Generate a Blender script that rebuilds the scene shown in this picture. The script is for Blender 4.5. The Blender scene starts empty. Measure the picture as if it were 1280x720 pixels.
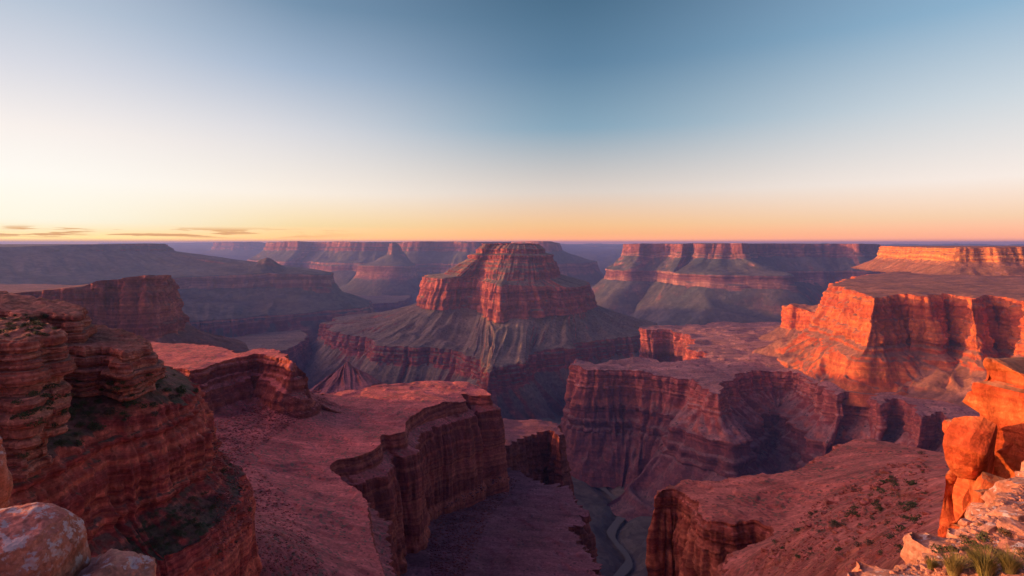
import bpy, math, random
import numpy as np
from mathutils import Vector
from mathutils.geometry import delaunay_2d_cdt
from mathutils.bvhtree import BVHTree

S = bpy.context.scene
COL = S.collection
R = math.radians
F, CX, CY = 700.0, 640.0, 303.0          # focal length, principal column and horizon row, in 1280-wide pixels

# ------------------------------------------------------------------ camera
cam = bpy.data.cameras.new('camera')
cam.sensor_width = 36.0
cam.lens = 36.0 * F / 1280.0
cam.shift_y = -(360.0 - CY) / 1280.0
cam.clip_start, cam.clip_end = 0.1, 120000.0
co = bpy.data.objects.new('camera', cam)
co.location = (0, 0, 0)
co.rotation_euler = (R(90), 0, 0)
COL.objects.link(co)
S.camera = co

# ------------------------------------------------------------------ sky
GLOW, GLOW_AZ, GLOW_EL = 5.8, -92.0, 19.0
EXPOSURE = 0.5
SUN_AZ, SUN_EL = -82.0, 6.0              # degrees from straight ahead (left is negative), above the horizon


def lin(h):
    h = h.lstrip('#')
    v = [int(h[i:i + 2], 16) / 255 for i in (0, 2, 4)]
    return tuple((c / 12.92 if c <= .04045 else ((c + .055) / 1.055) ** 2.4) for c in v) + (1.0,)


W_ = bpy.data.worlds.new('World')
S.world = W_
W_.use_nodes = True
wt = W_.node_tree
wt.nodes.clear()


def wn(kind, **kw):
    n = wt.nodes.new(kind)
    for k, v in kw.items():
        setattr(n, k, v)
    return n


def ramp(nt, stops, fac=None, interp='LINEAR'):
    n = nt.nodes.new('ShaderNodeValToRGB')
    cr = n.color_ramp
    cr.interpolation = interp
    while len(cr.elements) > 1:
        cr.elements.remove(cr.elements[-1])
    for i, (p, c) in enumerate(stops):
        e = cr.elements[0] if i == 0 else cr.elements.new(p)
        e.position = p
        e.color = c if len(c) == 4 else tuple(c) + (1,)
    if fac is not None:
        nt.links.new(fac, n.inputs['Fac'])
    return n


def mth(nt, op, a, b=None, c=None, clamp=False):
    n = nt.nodes.new('ShaderNodeMath')
    n.operation = op
    n.use_clamp = clamp
    for i, v in enumerate((a, b, c)):
        if v is None:
            continue
        if isinstance(v, (int, float)):
            n.inputs[i].default_value = v
        else:
            nt.links.new(v, n.inputs[i])
    return n.outputs[0]


def mrange(nt, v, a, b, c=0.0, d=1.0, smooth=False):
    n = nt.nodes.new('ShaderNodeMapRange')
    n.interpolation_type = 'SMOOTHSTEP' if smooth else 'LINEAR'
    n.clamp = True
    nt.links.new(v, n.inputs[0])
    for i, x in enumerate((a, b, c, d)):
        n.inputs[1 + i].default_value = x
    return n.outputs[0]


def mixc(nt, f, a, b, blend='MIX'):
    n = nt.nodes.new('ShaderNodeMix')
    n.data_type = 'RGBA'
    n.blend_type = blend
    n.clamp_factor = True
    for sock, v in ((n.inputs[0], f), (n.inputs[6], a), (n.inputs[7], b)):
        if isinstance(v, (int, float)):
            sock.default_value = v
        elif isinstance(v, tuple):
            sock.default_value = v if len(v) == 4 else v + (1,)
        else:
            nt.links.new(v, sock)
    return n.outputs[2]


def build_sky():
    tc = wn('ShaderNodeTexCoord')
    sep = wn('ShaderNodeSeparateXYZ')
    wt.links.new(tc.outputs['Generated'], sep.inputs[0])
    x, y, z = sep.outputs
    az = mth(wt, 'MULTIPLY', mth(wt, 'ARCTAN2', x, y), 180 / math.pi)
    aaz = mth(wt, 'ABSOLUTE', az)
    u = mth(wt, 'MULTIPLY_ADD', z, 0.9, 0.1)          # sine of the elevation -> ramp position
    P = lambda s: s * 0.9 + 0.1
    ground = (0.0, lin('#2a1c28'))
    def col(stops, zen, hz):
        return ramp(wt, [ground, (P(-.05), lin('#3a2836')), (P(-.01), lin(hz)), (P(.0015), lin(hz))] + [(P(s), lin(c) if isinstance(c, str) else c) for s, c in stops] + [(P(.62), lin(zen)), (1.0, lin(zen))], u).outputs[0]
    cA = col([(.0044, (1.5, 1.0, .34)), (.013, (1.12, .86, .45)), (.03, '#fff9e4'), (.09, '#fffaf2'), (.155, '#f8efea'), (.238, '#d7d8e1'), (.316, '#b6c3d4')], '#5a5f92', '#ffb070')
    cB = col([(.004, (1.45, .72, .25)), (.0273, '#fde0a8'), (.0818, '#fdf0e2'), (.183, '#dbdadf'), (.278, '#a5b7ce'), (.37, '#7592ad')], '#4d5288', '#ffa880')
    cC = col([(.0028, (1.4, .52, .25)), (.012, (1.08, .5, .22)), (.0299, '#fbc690'), (.0896, '#ded1c8'), (.199, '#86a5ba'), (.302, '#5e829f'), (.396, '#4a6d89')], '#45487c', '#f59a8c')
    cD = col([(.0028, (1.3, .5, .33)), (.0085, (1.15, .48, .29)), (.035, '#fcd2ae'), (.0878, '#fbede4'), (.195, '#cfd8df'), (.312, '#8fb3ce')], '#4d5288', '#f5a094')
    cE = col([(.004, '#8f6a86'), (.05, '#c08aa0'), (.15, '#a087a8'), (.3, '#6a6a98')], '#45487c', '#6a5468')
    c = mixc(wt, mrange(wt, az, -42.0, -18.0, smooth=True), cA, cB)
    c = mixc(wt, mrange(wt, az, -26.0, 8.0, smooth=True), c, cC)
    c = mixc(wt, mrange(wt, az, 4.0, 46.0, smooth=True), c, cD)
    c = mixc(wt, mrange(wt, aaz, 75, 150, smooth=True), c, cE)
    # thin clouds low over the horizon on the sun's side
    cmb = wn('ShaderNodeCombineXYZ')
    wt.links.new(mth(wt, 'MULTIPLY', az, 0.16), cmb.inputs[0])
    wt.links.new(mth(wt, 'MULTIPLY', z, 150.0), cmb.inputs[1])
    nz = wn('ShaderNodeTexNoise')
    nz.inputs['Scale'].default_value = 1.0
    nz.inputs['Detail'].default_value = 5.0
    nz.inputs['Roughness'].default_value = 0.55
    wt.links.new(cmb.outputs[0], nz.inputs['Vector'])
    band = mth(wt, 'MULTIPLY', mrange(wt, z, .0045, .011, smooth=True), mrange(wt, z, .0175, .026, 1, 0, smooth=True))
    side = mth(wt, 'MULTIPLY', mrange(wt, az, -12, -30, smooth=True), mrange(wt, az, -110, -85))
    m = mth(wt, 'MULTIPLY', mth(wt, 'MULTIPLY', band, side), mrange(wt, nz.outputs[0], .49, .55, smooth=True))
    c = mixc(wt, mth(wt, 'MULTIPLY', m, 0.9), c, lin('#dfa066'))
    # the glow round the sun, just outside the left edge of the view
    sv = wn('ShaderNodeVectorMath', operation='DOT_PRODUCT')
    wt.links.new(tc.outputs['Generated'], sv.inputs[0])
    sv.inputs[1].default_value = (math.sin(R(GLOW_AZ)) * math.cos(R(GLOW_EL)), math.cos(R(GLOW_AZ)) * math.cos(R(GLOW_EL)), math.sin(R(GLOW_EL)))
    dot = mth(wt, 'MAXIMUM', sv.outputs['Value'], 0.0)
    g = mth(wt, 'ADD', mth(wt, 'MULTIPLY', mth(wt, 'POWER', dot, 5.0), GLOW * .35), mth(wt, 'MULTIPLY', mth(wt, 'POWER', dot, 16.0), GLOW))
    g = mth(wt, 'MULTIPLY', mth(wt, 'MULTIPLY', g, mrange(wt, z, -.01, .03)), mrange(wt, az, -41, -70, smooth=True))
    gc = wn('ShaderNodeCombineXYZ')
    for i_, k_ in enumerate((1.0, .46, .42)):
        wt.links.new(mth(wt, 'MULTIPLY', g, k_), gc.inputs[i_])
    c = mixc(wt, 1.0, c, gc.outputs[0], 'ADD')
    sky = wn('ShaderNodeTexSky', sky_type='NISHITA')
    sky.sun_disc = False
    sky.sun_elevation = R(SUN_EL)
    sky.sun_rotation = R(SUN_AZ)
    sky.air_density, sky.dust_density, sky.ozone_density = 1.0, 1.5, 2.0
    b1 = wn('ShaderNodeBackground')
    b1.inputs['Strength'].default_value = 0.06
    wt.links.new(sky.outputs[0], b1.inputs['Color'])
    b2 = wn('ShaderNodeBackground')
    b2.inputs['Strength'].default_value = 1.1 / 2 ** EXPOSURE
    wt.links.new(c, b2.inputs['Color'])
    mx = wn('ShaderNodeMixShader')
    mx.inputs[0].default_value = 0.9
    wt.links.new(b1.outputs[0], mx.inputs[1])
    wt.links.new(b2.outputs[0], mx.inputs[2])
    out = wn('ShaderNodeOutputWorld')
    wt.links.new(mx.outputs[0], out.inputs['Surface'])


build_sky()
W_.cycles.sampling_method = 'MANUAL'
W_.cycles.sample_map_resolution = 1024

# ------------------------------------------------------------------ sun and exposure
sl = bpy.data.lights.new('sun', 'SUN')
sl.energy = 5.0
sl.angle = R(0.6)
sl.color = (1.0, 0.42, 0.11)
so = bpy.data.objects.new('sun', sl)
sd = Vector((math.sin(R(SUN_AZ)) * math.cos(R(SUN_EL)), math.cos(R(SUN_AZ)) * math.cos(R(SUN_EL)), math.sin(R(SUN_EL))))
so.rotation_euler = sd.to_track_quat('Z', 'Y').to_euler()
so.location = (-60, 0, 40)
COL.objects.link(so)
vs = S.view_settings
vs.view_transform = 'Standard'
vs.look = 'None'
vs.exposure = EXPOSURE
vs.gamma = 1.0
vs.use_curve_mapping = False
S.cycles.max_bounces = 5
S.cycles.diffuse_bounces = 2
S.cycles.volume_bounces = 0
S.cycles.use_denoising = True
HAZE = 5.0e-5

# ------------------------------------------------------------------ noise
def _h(ix, iy, iz, seed):
    with np.errstate(over='ignore'):
        h = (ix.astype(np.int64).astype(np.uint32) * np.uint32(374761393) + iy.astype(np.int64).astype(np.uint32) * np.uint32(668265263)
             + iz.astype(np.int64).astype(np.uint32) * np.uint32(2147483647 - 18) + np.uint32((seed * 974634773 + 12345) & 0xffffffff))
        h = (h ^ (h >> np.uint32(13))) * np.uint32(1274126177)
        h = (h ^ (h >> np.uint32(16))) * np.uint32(2246822519)
        h = h ^ (h >> np.uint32(15))
    return h


def gn(x, y, z=0.0, seed=0):
    """gradient noise, about -1..1"""
    x, y, z = np.broadcast_arrays(np.asarray(x, float), np.asarray(y, float), np.asarray(z, float))
    fx, fy, fz = np.floor(x), np.floor(y), np.floor(z)
    dx, dy, dz = x - fx, y - fy, z - fz
    u, v, w = (t * t * t * (t * (t * 6 - 15) + 10) for t in (dx, dy, dz))
    r = 0
    for i in (0, 1):
        for j in (0, 1):
            for k in (0, 1):
                h = _h(fx + i, fy + j, fz + k, seed)
                gx = (h & np.uint32(1023)) / 511.5 - 1
                gy = ((h >> np.uint32(10)) & np.uint32(1023)) / 511.5 - 1
                gz = ((h >> np.uint32(20)) & np.uint32(1023)) / 511.5 - 1
                d = gx * (dx - i) + gy * (dy - j) + gz * (dz - k)
                r = r + d * (u if i else 1 - u) * (v if j else 1 - v) * (w if k else 1 - w)
    return r * 1.4


def fbm(x, y, z=0.0, seed=0, o=4, g=.5):
    r, a, f = 0, 1.0, 1.0
    for i in range(o):
        r = r + a * gn(x * f, y * f, np.asarray(z) * f, seed + i * 7)
        a *= g
        f *= 2.03
    return r


def billow(x, y, z=0.0, seed=0, o=4, g=.5):
    r, a, f = 0, 1.0, 1.0
    for i in range(o):
        r = r + a * np.abs(gn(x * f, y * f, np.asarray(z) * f, seed + i * 11))
        a *= g
        f *= 2.1
    return r


def sstep(a, b, x):
    t = np.clip((x - a) / (b - a), 0, 1)
    return t * t * (3 - 2 * t)


# ------------------------------------------------------------------ mesh helpers
def mesh_from(name, V, Q=None, T=None, smooth=True, mats=(), mi=None):
    me = bpy.data.meshes.new(name)
    V = np.asarray(V, np.float32)
    me.vertices.add(len(V))
    me.vertices.foreach_set('co', V.ravel())
    parts, starts, n = [], [], 0
    if Q is not None and len(Q):
        Q = np.asarray(Q, np.int32)
        parts.append(Q.ravel())
        starts.append(np.arange(len(Q)) * 4)
        n = len(Q) * 4
    if T is not None and len(T):
        T = np.asarray(T, np.int32)
        parts.append(T.ravel())
        starts.append(n + np.arange(len(T)) * 3)
    li, st = np.concatenate(parts), np.concatenate(starts)
    me.loops.add(len(li))
    me.loops.foreach_set('vertex_index', li.astype(np.int32))
    me.polygons.add(len(st))
    me.polygons.foreach_set('loop_start', st.astype(np.int32))
    me.update(calc_edges=True)
    me.polygons.foreach_set('use_smooth', np.full(len(st), smooth, bool))
    for m in mats:
        me.materials.append(m)
    if mi is not None:
        me.polygons.foreach_set('material_index', np.asarray(mi, np.int32))
    me.validate()
    me.update()
    return me


TERRAIN = []                              # (V, tris) of everything a plant or a stone can stand on


def link(name, me, loc=(0, 0, 0), parent=None):
    o = bpy.data.objects.new(name, me)
    o.location = loc
    COL.objects.link(o)
    if parent is not None:
        o.parent = parent
    return o


def tag(o, label=None, cat=None, group=None, kind=None):
    for k, v in (('label', label), ('category', cat), ('group', group), ('kind', kind)):
        if v:
            o[k] = v
    return o


def empty(name, loc, label, cat, group=None):
    return tag(link(name, None, loc), label, cat, group)


def q(px, d, z):                          # point in photo column px, d metres ahead, height z (eye = 0)
    return ((px - CX) / F * d, d, z)


def p(px, py, z):                         # where the line of sight through a photo point meets height z
    d = -z * F / (py - CY)
    return ((px - CX) / F * d, d, z)


def pd(px, py, d):
    return ((px - CX) / F * d, d, -(py - CY) / F * d)


def area(C):
    x, y = C[:, 0], C[:, 1]
    return .5 * np.sum(x * np.roll(y, -1) - y * np.roll(x, -1))


def off(C, d, z=None, dz=0.0):
    """move a closed outline outwards by d (number or one per point)"""
    C = np.array(C, float)
    t = np.roll(C, -1, 0)[:, :2] - np.roll(C, 1, 0)[:, :2]
    t /= np.linalg.norm(t, axis=1)[:, None] + 1e-9
    n = np.stack([t[:, 1], -t[:, 0]], 1) * (1 if area(C) > 0 else -1)
    C[:, :2] += n * np.broadcast_to(np.asarray(d, float), (len(C),))[:, None]
    if z is None:
        C[:, 2] += dz
    else:
        C[:, 2] = z
    return C


def crom(P, t):
    K = len(P)
    i = np.floor(t).astype(int) % K
    f = (t - np.floor(t))[:, None]
    a, b, c, d = P[(i - 1) % K], P[i], P[(i + 1) % K], P[(i + 2) % K]
    s = .42
    m1, m2 = s * (c - a), s * (d - b)
    f2, f3 = f * f, f * f * f
    return (2 * f3 - 3 * f2 + 1) * b + (f3 - 2 * f2 + f) * m1 + (-2 * f3 + 3 * f2) * c + (f3 - f2) * m2


def smooth_loop(A, s):
    if s <= 0:
        return A
    k = np.arange(-3 * s, 3 * s + 1)
    w = np.exp(-.5 * (k / s) ** 2)
    w /= w.sum()
    m = 3 * s
    B = np.concatenate([A[-m:], A, A[:m]])
    return np.stack([np.convolve(B[:, j], w, 'valid') for j in range(A.shape[1])], 1)


def inside(px, py, poly):
    r = np.zeros(len(px), bool)
    x1, y1 = poly[:, 0], poly[:, 1]
    x2, y2 = np.roll(x1, -1), np.roll(y1, -1)
    for a, b, c, d in zip(x1, y1, x2, y2):
        if b == d:
            continue
        m = (b > py) != (d > py)
        r ^= m & (px < (c - a) * (py - b) / (d - b) + a)
    return r


def tps(P, Z):
    """thin-plate height through control points"""
    c = P.mean(0)
    s = np.abs(P - c).max() + 1e-9
    A = (P - c) / s
    r = np.linalg.norm(A[:, None] - A[None], axis=2)
    K = np.where(r > 0, r * r * np.log(r + 1e-12), 0) + np.eye(len(A)) * 1e-4
    n = len(A)
    M = np.zeros((n + 3, n + 3))
    M[:n, :n] = K
    M[:n, n] = 1
    M[:n, n + 1:] = A
    M[n, :n] = 1
    M[n + 1:, :n] = A.T
    w = np.linalg.solve(M, np.concatenate([Z, [0, 0, 0]]))
    def f(x, y):
        B = (np.stack([x, y], 1) - c) / s
        o = np.empty(len(B))
        for i in range(0, len(B), 4000):
            b = B[i:i + 4000]
            rr = np.linalg.norm(b[:, None] - A[None], axis=2)
            o[i:i + 4000] = np.where(rr > 0, rr * rr * np.log(rr + 1e-12), 0) @ w[:n] + w[n] + b @ w[n + 1:]
        return o
    return f


def loft(name, mat, C, segs, seed=0, k=1.1, master=0, wl=60., tamp=1., twl=80., ctrl=(), top=True, tk=3.0, rough=0.0, rwl=None,
         parent=None, loc=None, back=3.0, smooth=True, sm=3, far_k=1.0, lobe=None, terr=0.0):
    """a landform: closed contours from the rim down, joined by cliffs ('c'), slopes ('t') and ledges ('l')"""
    C = [np.array(c, float) for c in C]
    if area(C[0]) < 0:
        C = [c[::-1] for c in C]
    K = len(C[0])
    tf = np.linspace(0, K, K * 60 + 1)
    M = crom(C[master], tf)
    dl = np.linalg.norm(np.diff(M[:, :2], axis=0), axis=1)
    mid = .5 * (M[1:] + M[:-1])
    tg = np.diff(M[:, :2], axis=0) / (dl[:, None] + 1e-9)
    nr = np.stack([tg[:, 1], -tg[:, 0]], 1)
    dist = np.linalg.norm(mid, axis=1)
    facing = -(nr * mid[:, :2]).sum(1) / (np.linalg.norm(mid[:, :2], axis=1) + 1e-6)
    inview = (mid[:, 1] > 0) & (np.abs(mid[:, 0]) < mid[:, 1] * 1.15 + 3)
    sp = k * np.maximum(dist, 4) / 560. * np.where(inview & ((facing > -.85) | (dist < 900)), 1.0, back)
    cum = np.concatenate([[0], np.cumsum(dl / sp)])
    N = max(40, int(cum[-1]))
    t = np.interp(np.arange(N) / N * cum[-1], cum, tf)
    E = [crom(c, t) for c in C]
    X, Y = E[master][:, 0], E[master][:, 1]
    def tn(x, y):
        v = tamp * fbm(x / twl, y / twl, 0, seed + 50, 4)
        if terr:                              # low ledges where the top beds have worn back
            w = v / terr + .25 * gn(x / twl * 5, y / twl * 5, 0, seed + 55)
            v = .25 * v + .75 * terr * (np.floor(w) + sstep(.72, 1, w - np.floor(w)))
        return v
    rng = np.random.RandomState(seed + 3)
    tabs = [rng.rand(4096) for _ in range(2)]
    rows, prev = [], None
    for si, sg in enumerate(segs):
        n, kind = sg['n'], sg['k']
        a0, a1 = E[si], E[si + 1]
        amp, sa, sh, gul = sg.get('a', 0.), sg.get('s', 0.), sg.get('h', 8.), sg.get('g', 0.)
        gw = sg.get('gw', wl * 2)
        nxt = segs[si + 1].get('a', 0.) if si + 1 < len(segs) else amp * .3
        prv = segs[si - 1].get('a', 0.) if si > 0 else 0
        last = si == len(segs) - 1
        for j in range(n + (1 if last else 0)):
            u = j / n
            if kind == 't':
                hu, vu = u, 1 - (1 - u) ** sg.get('pw', 1.5)
            else:
                hu, vu = u, u
            B = a0.copy()
            B[:, :2] += (a1 - a0)[:, :2] * hu
            B[:, 2] += (a1 - a0)[:, 2] * vu
            Ts = smooth_loop(B[:, :2], sm)
            tt = np.roll(Ts, -1, 0) - np.roll(Ts, 1, 0)
            tt /= np.linalg.norm(tt, axis=1)[:, None] + 1e-9
            nn = smooth_loop(np.stack([tt[:, 1], -tt[:, 0]], 1), sm)
            am = amp if kind != 't' else prv + (nxt - prv) * u
            zz = B[:, 2]
            b = billow(X / wl, Y / wl, zz / (wl * 7), seed, 4, .48) - .45
            disp = am * 1.6 * b
            if lobe:
                dep = (E[0][:, 2].mean() - zz) / (E[0][:, 2].mean() - E[-1][:, 2].mean())
                disp = disp + lobe[0] * np.clip(dep * 3.2, .12, 1) * (1.25 - 1.8 * dep) * 2 * (billow(X / lobe[1], Y / lobe[1], 0, seed + 90, 2, .4) - .4)
            if kind != 't' and sa:
                wz = zz / sh + .35 * gn(X / (wl * 2.5), Y / (wl * 2.5), zz / (sh * 9), seed + 31)
                def step(w, tab):
                    i = np.floor(w).astype(int)
                    f = sstep(.62, 1.0, w - i)
                    return tab[i % 4096] * (1 - f) + tab[(i + 1) % 4096] * f
                disp = disp + sa * ((step(wz, tabs[0]) - .5) + .6 * (step(wz * 2.7 + 5, tabs[1]) - .5))
            if kind == 'c' and am:            # joints: the face breaks into blocks, offset bed by bed
                cell = np.floor(5 * gn(X / (wl * .8), Y / (wl * .8), 0, seed + 71)).astype(int)
                bed = np.floor(zz / (sh * 2.2) + .3 * gn(X / wl, Y / wl, 0, seed + 72)).astype(int)
                disp = disp + am * .5 * (tabs[0][(cell * 37 + bed * 101) % 4096] - .5) + am * .3 * (tabs[1][(cell * 37) % 4096] - .5)
            if gul:
                wx = .5 * gn(X / gw * .9, Y / gw * .9, u * 2.2, seed + 64)
                rd = 1 - 2.2 * np.abs(gn(X / gw + wx, Y / gw - wx, u * .5, seed + 61)) + .35 * (.5 - 2 * np.abs(gn(X / gw * 2.6 + wx, Y / gw * 2.6, u * 1.6, seed + 62))) + .2 * gn(X / gw * 6, Y / gw * 6, u * 1.5, seed + 63)
                env = math.sin(math.pi * min(1, u * .88 + .04)) ** .8
                B[:, 2] += gul * (rd - .45) * env
            if rough:
                rw = rwl or wl * .25
                f = fbm(B[:, 0] / rw, B[:, 1] / rw, B[:, 2] / rw, seed + 80, 3)
                disp = disp + rough * f
                if kind == 't':
                    B[:, 2] += rough * .5 * f
            B[:, :2] += nn * disp[:, None]
            if si == 0:
                B[:, 2] += tn(B[:, 0], B[:, 1]) * (1 - u)
            rows.append(B)
    L = len(rows)
    V = np.concatenate(rows)
    i = np.arange(N)
    base = (np.arange(L - 1) * N)[:, None]
    q0 = base + i[None]
    q1 = base + ((i + 1) % N)[None]
    Q = np.stack([q0, q0 + N, q1 + N, q1], -1).reshape(-1, 4)
    T = np.zeros((0, 3), int)
    if top:
        rim = rows[0]
        st = max(1, N // 90)
        cp = E[0][::st]
        if len(ctrl):
            cp = np.concatenate([cp, np.array(ctrl, float)])
        zf = tps(cp[:, :2], cp[:, 2])
        az = np.arctan2(rim[:, 0], rim[:, 1])
        rr = np.hypot(rim[:, 0], rim[:, 1])
        r0, r1 = max(rr.min(), 2.0), rr.max()
        da = k * tk / 560.
        a0_, a1_ = max(az.min(), -1.0), min(az.max(), 1.0)
        dr = da * far_k
        na, nr_ = int((a1_ - a0_) / da) + 1, int(math.log(r1 / r0) / dr) + 1
        g = np.random.RandomState(seed + 9)
        A, Lr = np.meshgrid(np.arange(na), np.arange(nr_))
        A = (A + .5 * (Lr % 2) + g.uniform(-.3, .3, A.shape)) * da + a0_
        Lr = r0 * np.exp((Lr + g.uniform(-.3, .3, A.shape)) * dr)
        gx, gy = (np.sin(A) * Lr).ravel(), (np.cos(A) * Lr).ravel()
        m = inside(gx, gy, rim[:, :2])
        gx, gy = gx[m], gy[m]
        P2 = np.concatenate([rim[:, :2], np.stack([gx, gy], 1)])
        cen = P2.mean(0)
        sc = np.abs(P2 - cen).max()
        vo, _, fo, ov, _, _ = delaunay_2d_cdt([Vector(v) for v in ((P2 - cen) / sc).tolist()], [], [list(range(N))], 1, 1e-7)
        vo = np.array([(v.x, v.y) for v in vo]) * sc + cen
        orig = np.array([o[0] if o else -1 for o in ov])
        tz = zf(vo[:, 0], vo[:, 1]) + tn(vo[:, 0], vo[:, 1])
        isr = (orig >= 0) & (orig < N)
        tz[isr] = rim[orig[isr], 2]
        fo = [f for f in fo if len(f) == 3]
        TV = np.concatenate([vo, tz[:, None]], 1)
        T = np.array(fo, int)
        # keep the triangles facing up
        a, b, c = TV[T[:, 0]], TV[T[:, 1]], TV[T[:, 2]]
        flip = np.cross(b - a, c - a)[:, 2] < 0
        T[flip] = T[flip][:, ::-1]
        T = T + len(V)
        V = np.concatenate([V, TV])
    TERRAIN.append((V, np.concatenate([Q[:, [0, 1, 2]], Q[:, [0, 2, 3]], T])))
    if loc is None:
        loc = (float(X.mean()), float(Y.mean()), float(V[:, 2].min()))
    lw = np.array(loc)
    me = mesh_from(name, V - lw, Q, T, smooth, [mat])
    ploc = Vector(loc) - (parent.location if parent is not None else Vector((0, 0, 0)))
    return link(name, me, ploc, parent)


# ------------------------------------------------------------------ materials
def new_mat(name):
    m = bpy.data.materials.new(name)
    m.use_nodes = True
    nt = m.node_tree
    nt.nodes.clear()
    out = nt.nodes.new('ShaderNodeOutputMaterial')
    b = nt.nodes.new('ShaderNodeBsdfPrincipled')
    b.inputs['Roughness'].default_value = .92
    b.inputs['Specular IOR Level'].default_value = .12
    nt.links.new(b.outputs[0], out.inputs['Surface'])
    return m, nt, b


def noise(nt, vec, scale, detail=4., rough=.55, dim='3D', w=None):
    n = nt.nodes.new('ShaderNodeTexNoise')
    n.noise_dimensions = dim
    n.inputs['Scale'].default_value = scale
    n.inputs['Detail'].default_value = detail
    n.inputs['Roughness'].default_value = rough
    if vec is not None:
        nt.links.new(vec, n.inputs['Vector'])
    if w is not None:
        nt.links.new(w, n.inputs['W'])
    return n.outputs[0]


def rock(name, pal, band, flat, flat2, streak, lo=.45, hi=.75, warp=.6, bump=.6, bscale=None, speck=.25, speck_col=None, flat_noise=None, streak_amt=.32, tilt=0.0, white=None, white_at=.57, deep=None, dots=None, dot_col=(.06, .055, .035)):
    """bedded rock: colour bands by height, dark vertical streaks, soil where the surface lies flat"""
    m, nt, b = new_mat(name)
    geo = nt.nodes.new('ShaderNodeNewGeometry')
    pos = geo.outputs['Position']
    sep = nt.nodes.new('ShaderNodeSeparateXYZ')
    nt.links.new(pos, sep.inputs[0])
    nrm = nt.nodes.new('ShaderNodeSeparateXYZ')
    nt.links.new(geo.outputs['Normal'], nrm.inputs[0])
    wz = noise(nt, pos, 1 / (band * 14), 3)
    z = mth(nt, 'MULTIPLY_ADD', mth(nt, 'SUBTRACT', wz, .5), band * warp * 6, sep.outputs[2])
    if tilt:
        z = mth(nt, 'MULTIPLY_ADD', sep.outputs[0], tilt, z)
    w = mth(nt, 'DIVIDE', z, band)
    n1 = noise(nt, None, .42, 5, .62, '1D', w)
    cols = ramp(nt, [(.26 + .5 * i / (len(pal) - 1), c) for i, c in enumerate(pal)], n1).outputs[0]
    mp = nt.nodes.new('ShaderNodeMapping')
    mp.inputs['Scale'].default_value = (1 / streak, 1 / streak, 1 / (streak * 9))
    nt.links.new(pos, mp.inputs[0])
    ns = noise(nt, mp.outputs[0], 1.0, 5, .6)
    st = mrange(nt, ns, .38, .66, 1 - streak_amt, 1.18)
    cc = nt.nodes.new('ShaderNodeCombineXYZ')
    for i in range(3):
        nt.links.new(st, cc.inputs[i])
    cols = mixc(nt, 1.0, cols, cc.outputs[0], 'MULTIPLY')
    if deep:                                # shade of the gorge put into the rock and soil colour, darker with depth
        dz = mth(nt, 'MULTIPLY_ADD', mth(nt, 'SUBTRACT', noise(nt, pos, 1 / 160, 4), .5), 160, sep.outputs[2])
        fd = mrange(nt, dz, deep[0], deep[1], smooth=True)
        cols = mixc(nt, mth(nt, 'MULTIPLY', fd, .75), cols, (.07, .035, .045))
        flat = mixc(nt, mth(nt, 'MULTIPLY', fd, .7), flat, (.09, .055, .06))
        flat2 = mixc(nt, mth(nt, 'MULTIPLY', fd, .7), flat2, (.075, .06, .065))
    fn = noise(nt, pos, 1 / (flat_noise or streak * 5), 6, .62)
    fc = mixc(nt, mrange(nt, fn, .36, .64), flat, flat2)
    dm = nt.nodes.new('ShaderNodeMapping')
    dm.inputs['Rotation'].default_value = (0, 0, .5)
    dm.inputs['Scale'].default_value = (1 / (streak * 9), 1 / (streak * 1.6), 1 / (streak * 5))
    nt.links.new(pos, dm.inputs[0])
    dn = noise(nt, dm.outputs[0], 1.0, 6, .66)
    dv = mrange(nt, dn, .34, .68, .66, 1.3)
    dc = nt.nodes.new('ShaderNodeCombineXYZ')
    for i in range(3):
        nt.links.new(dv, dc.inputs[i])
    fc = mixc(nt, 1.0, fc, dc.outputs[0], 'MULTIPLY')
    if dots:
        dvo = nt.nodes.new('ShaderNodeTexVoronoi')
        dvo.inputs['Scale'].default_value = 1 / dots
        nt.links.new(pos, dvo.inputs['Vector'])
        ds = nt.nodes.new('ShaderNodeSeparateColor')
        nt.links.new(dvo.outputs['Color'], ds.inputs[0])
        rad = mth(nt, 'MULTIPLY', ds.outputs[0], .42)
        on = mth(nt, 'MULTIPLY', mth(nt, 'LESS_THAN', dvo.outputs['Distance'], rad), mrange(nt, mth(nt, 'ADD', ds.outputs[1], fn), .8, 1.0))
        fc = mixc(nt, mth(nt, 'MULTIPLY', on, .8), fc, dot_col)
    nv = noise(nt, pos, 1 / (streak * 1.2), 5, .65)
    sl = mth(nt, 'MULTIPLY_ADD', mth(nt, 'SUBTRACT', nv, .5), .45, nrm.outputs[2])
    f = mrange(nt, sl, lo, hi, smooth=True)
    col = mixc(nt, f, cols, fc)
    bs = bscale or streak * .35
    nb = noise(nt, pos, 1 / bs, 6, .7)
    vo = nt.nodes.new('ShaderNodeTexVoronoi')
    vo.inputs['Scale'].default_value = 1 / (bs * .9)
    nt.links.new(pos, vo.inputs['Vector'])
    sepc = nt.nodes.new('ShaderNodeSeparateColor')
    nt.links.new(vo.outputs['Color'], sepc.inputs[0])
    gs = mrange(nt, sepc.outputs[0], 0, 1, 1 - speck, 1 + speck * .7)
    gs = mth(nt, 'MULTIPLY', gs, mrange(nt, nb, .3, .7, .78, 1.18))
    c3 = nt.nodes.new('ShaderNodeCombineXYZ')
    for i in range(3):
        nt.links.new(gs, c3.inputs[i])
    col = mixc(nt, 1.0, col, c3.outputs[0], 'MULTIPLY')
    if speck_col:
        ms = mth(nt, 'MULTIPLY', mrange(nt, sepc.outputs[1], .8, .84), mrange(nt, fn, .42, .55))
        col = mixc(nt, mth(nt, 'MULTIPLY', ms, f), col, speck_col)
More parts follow.
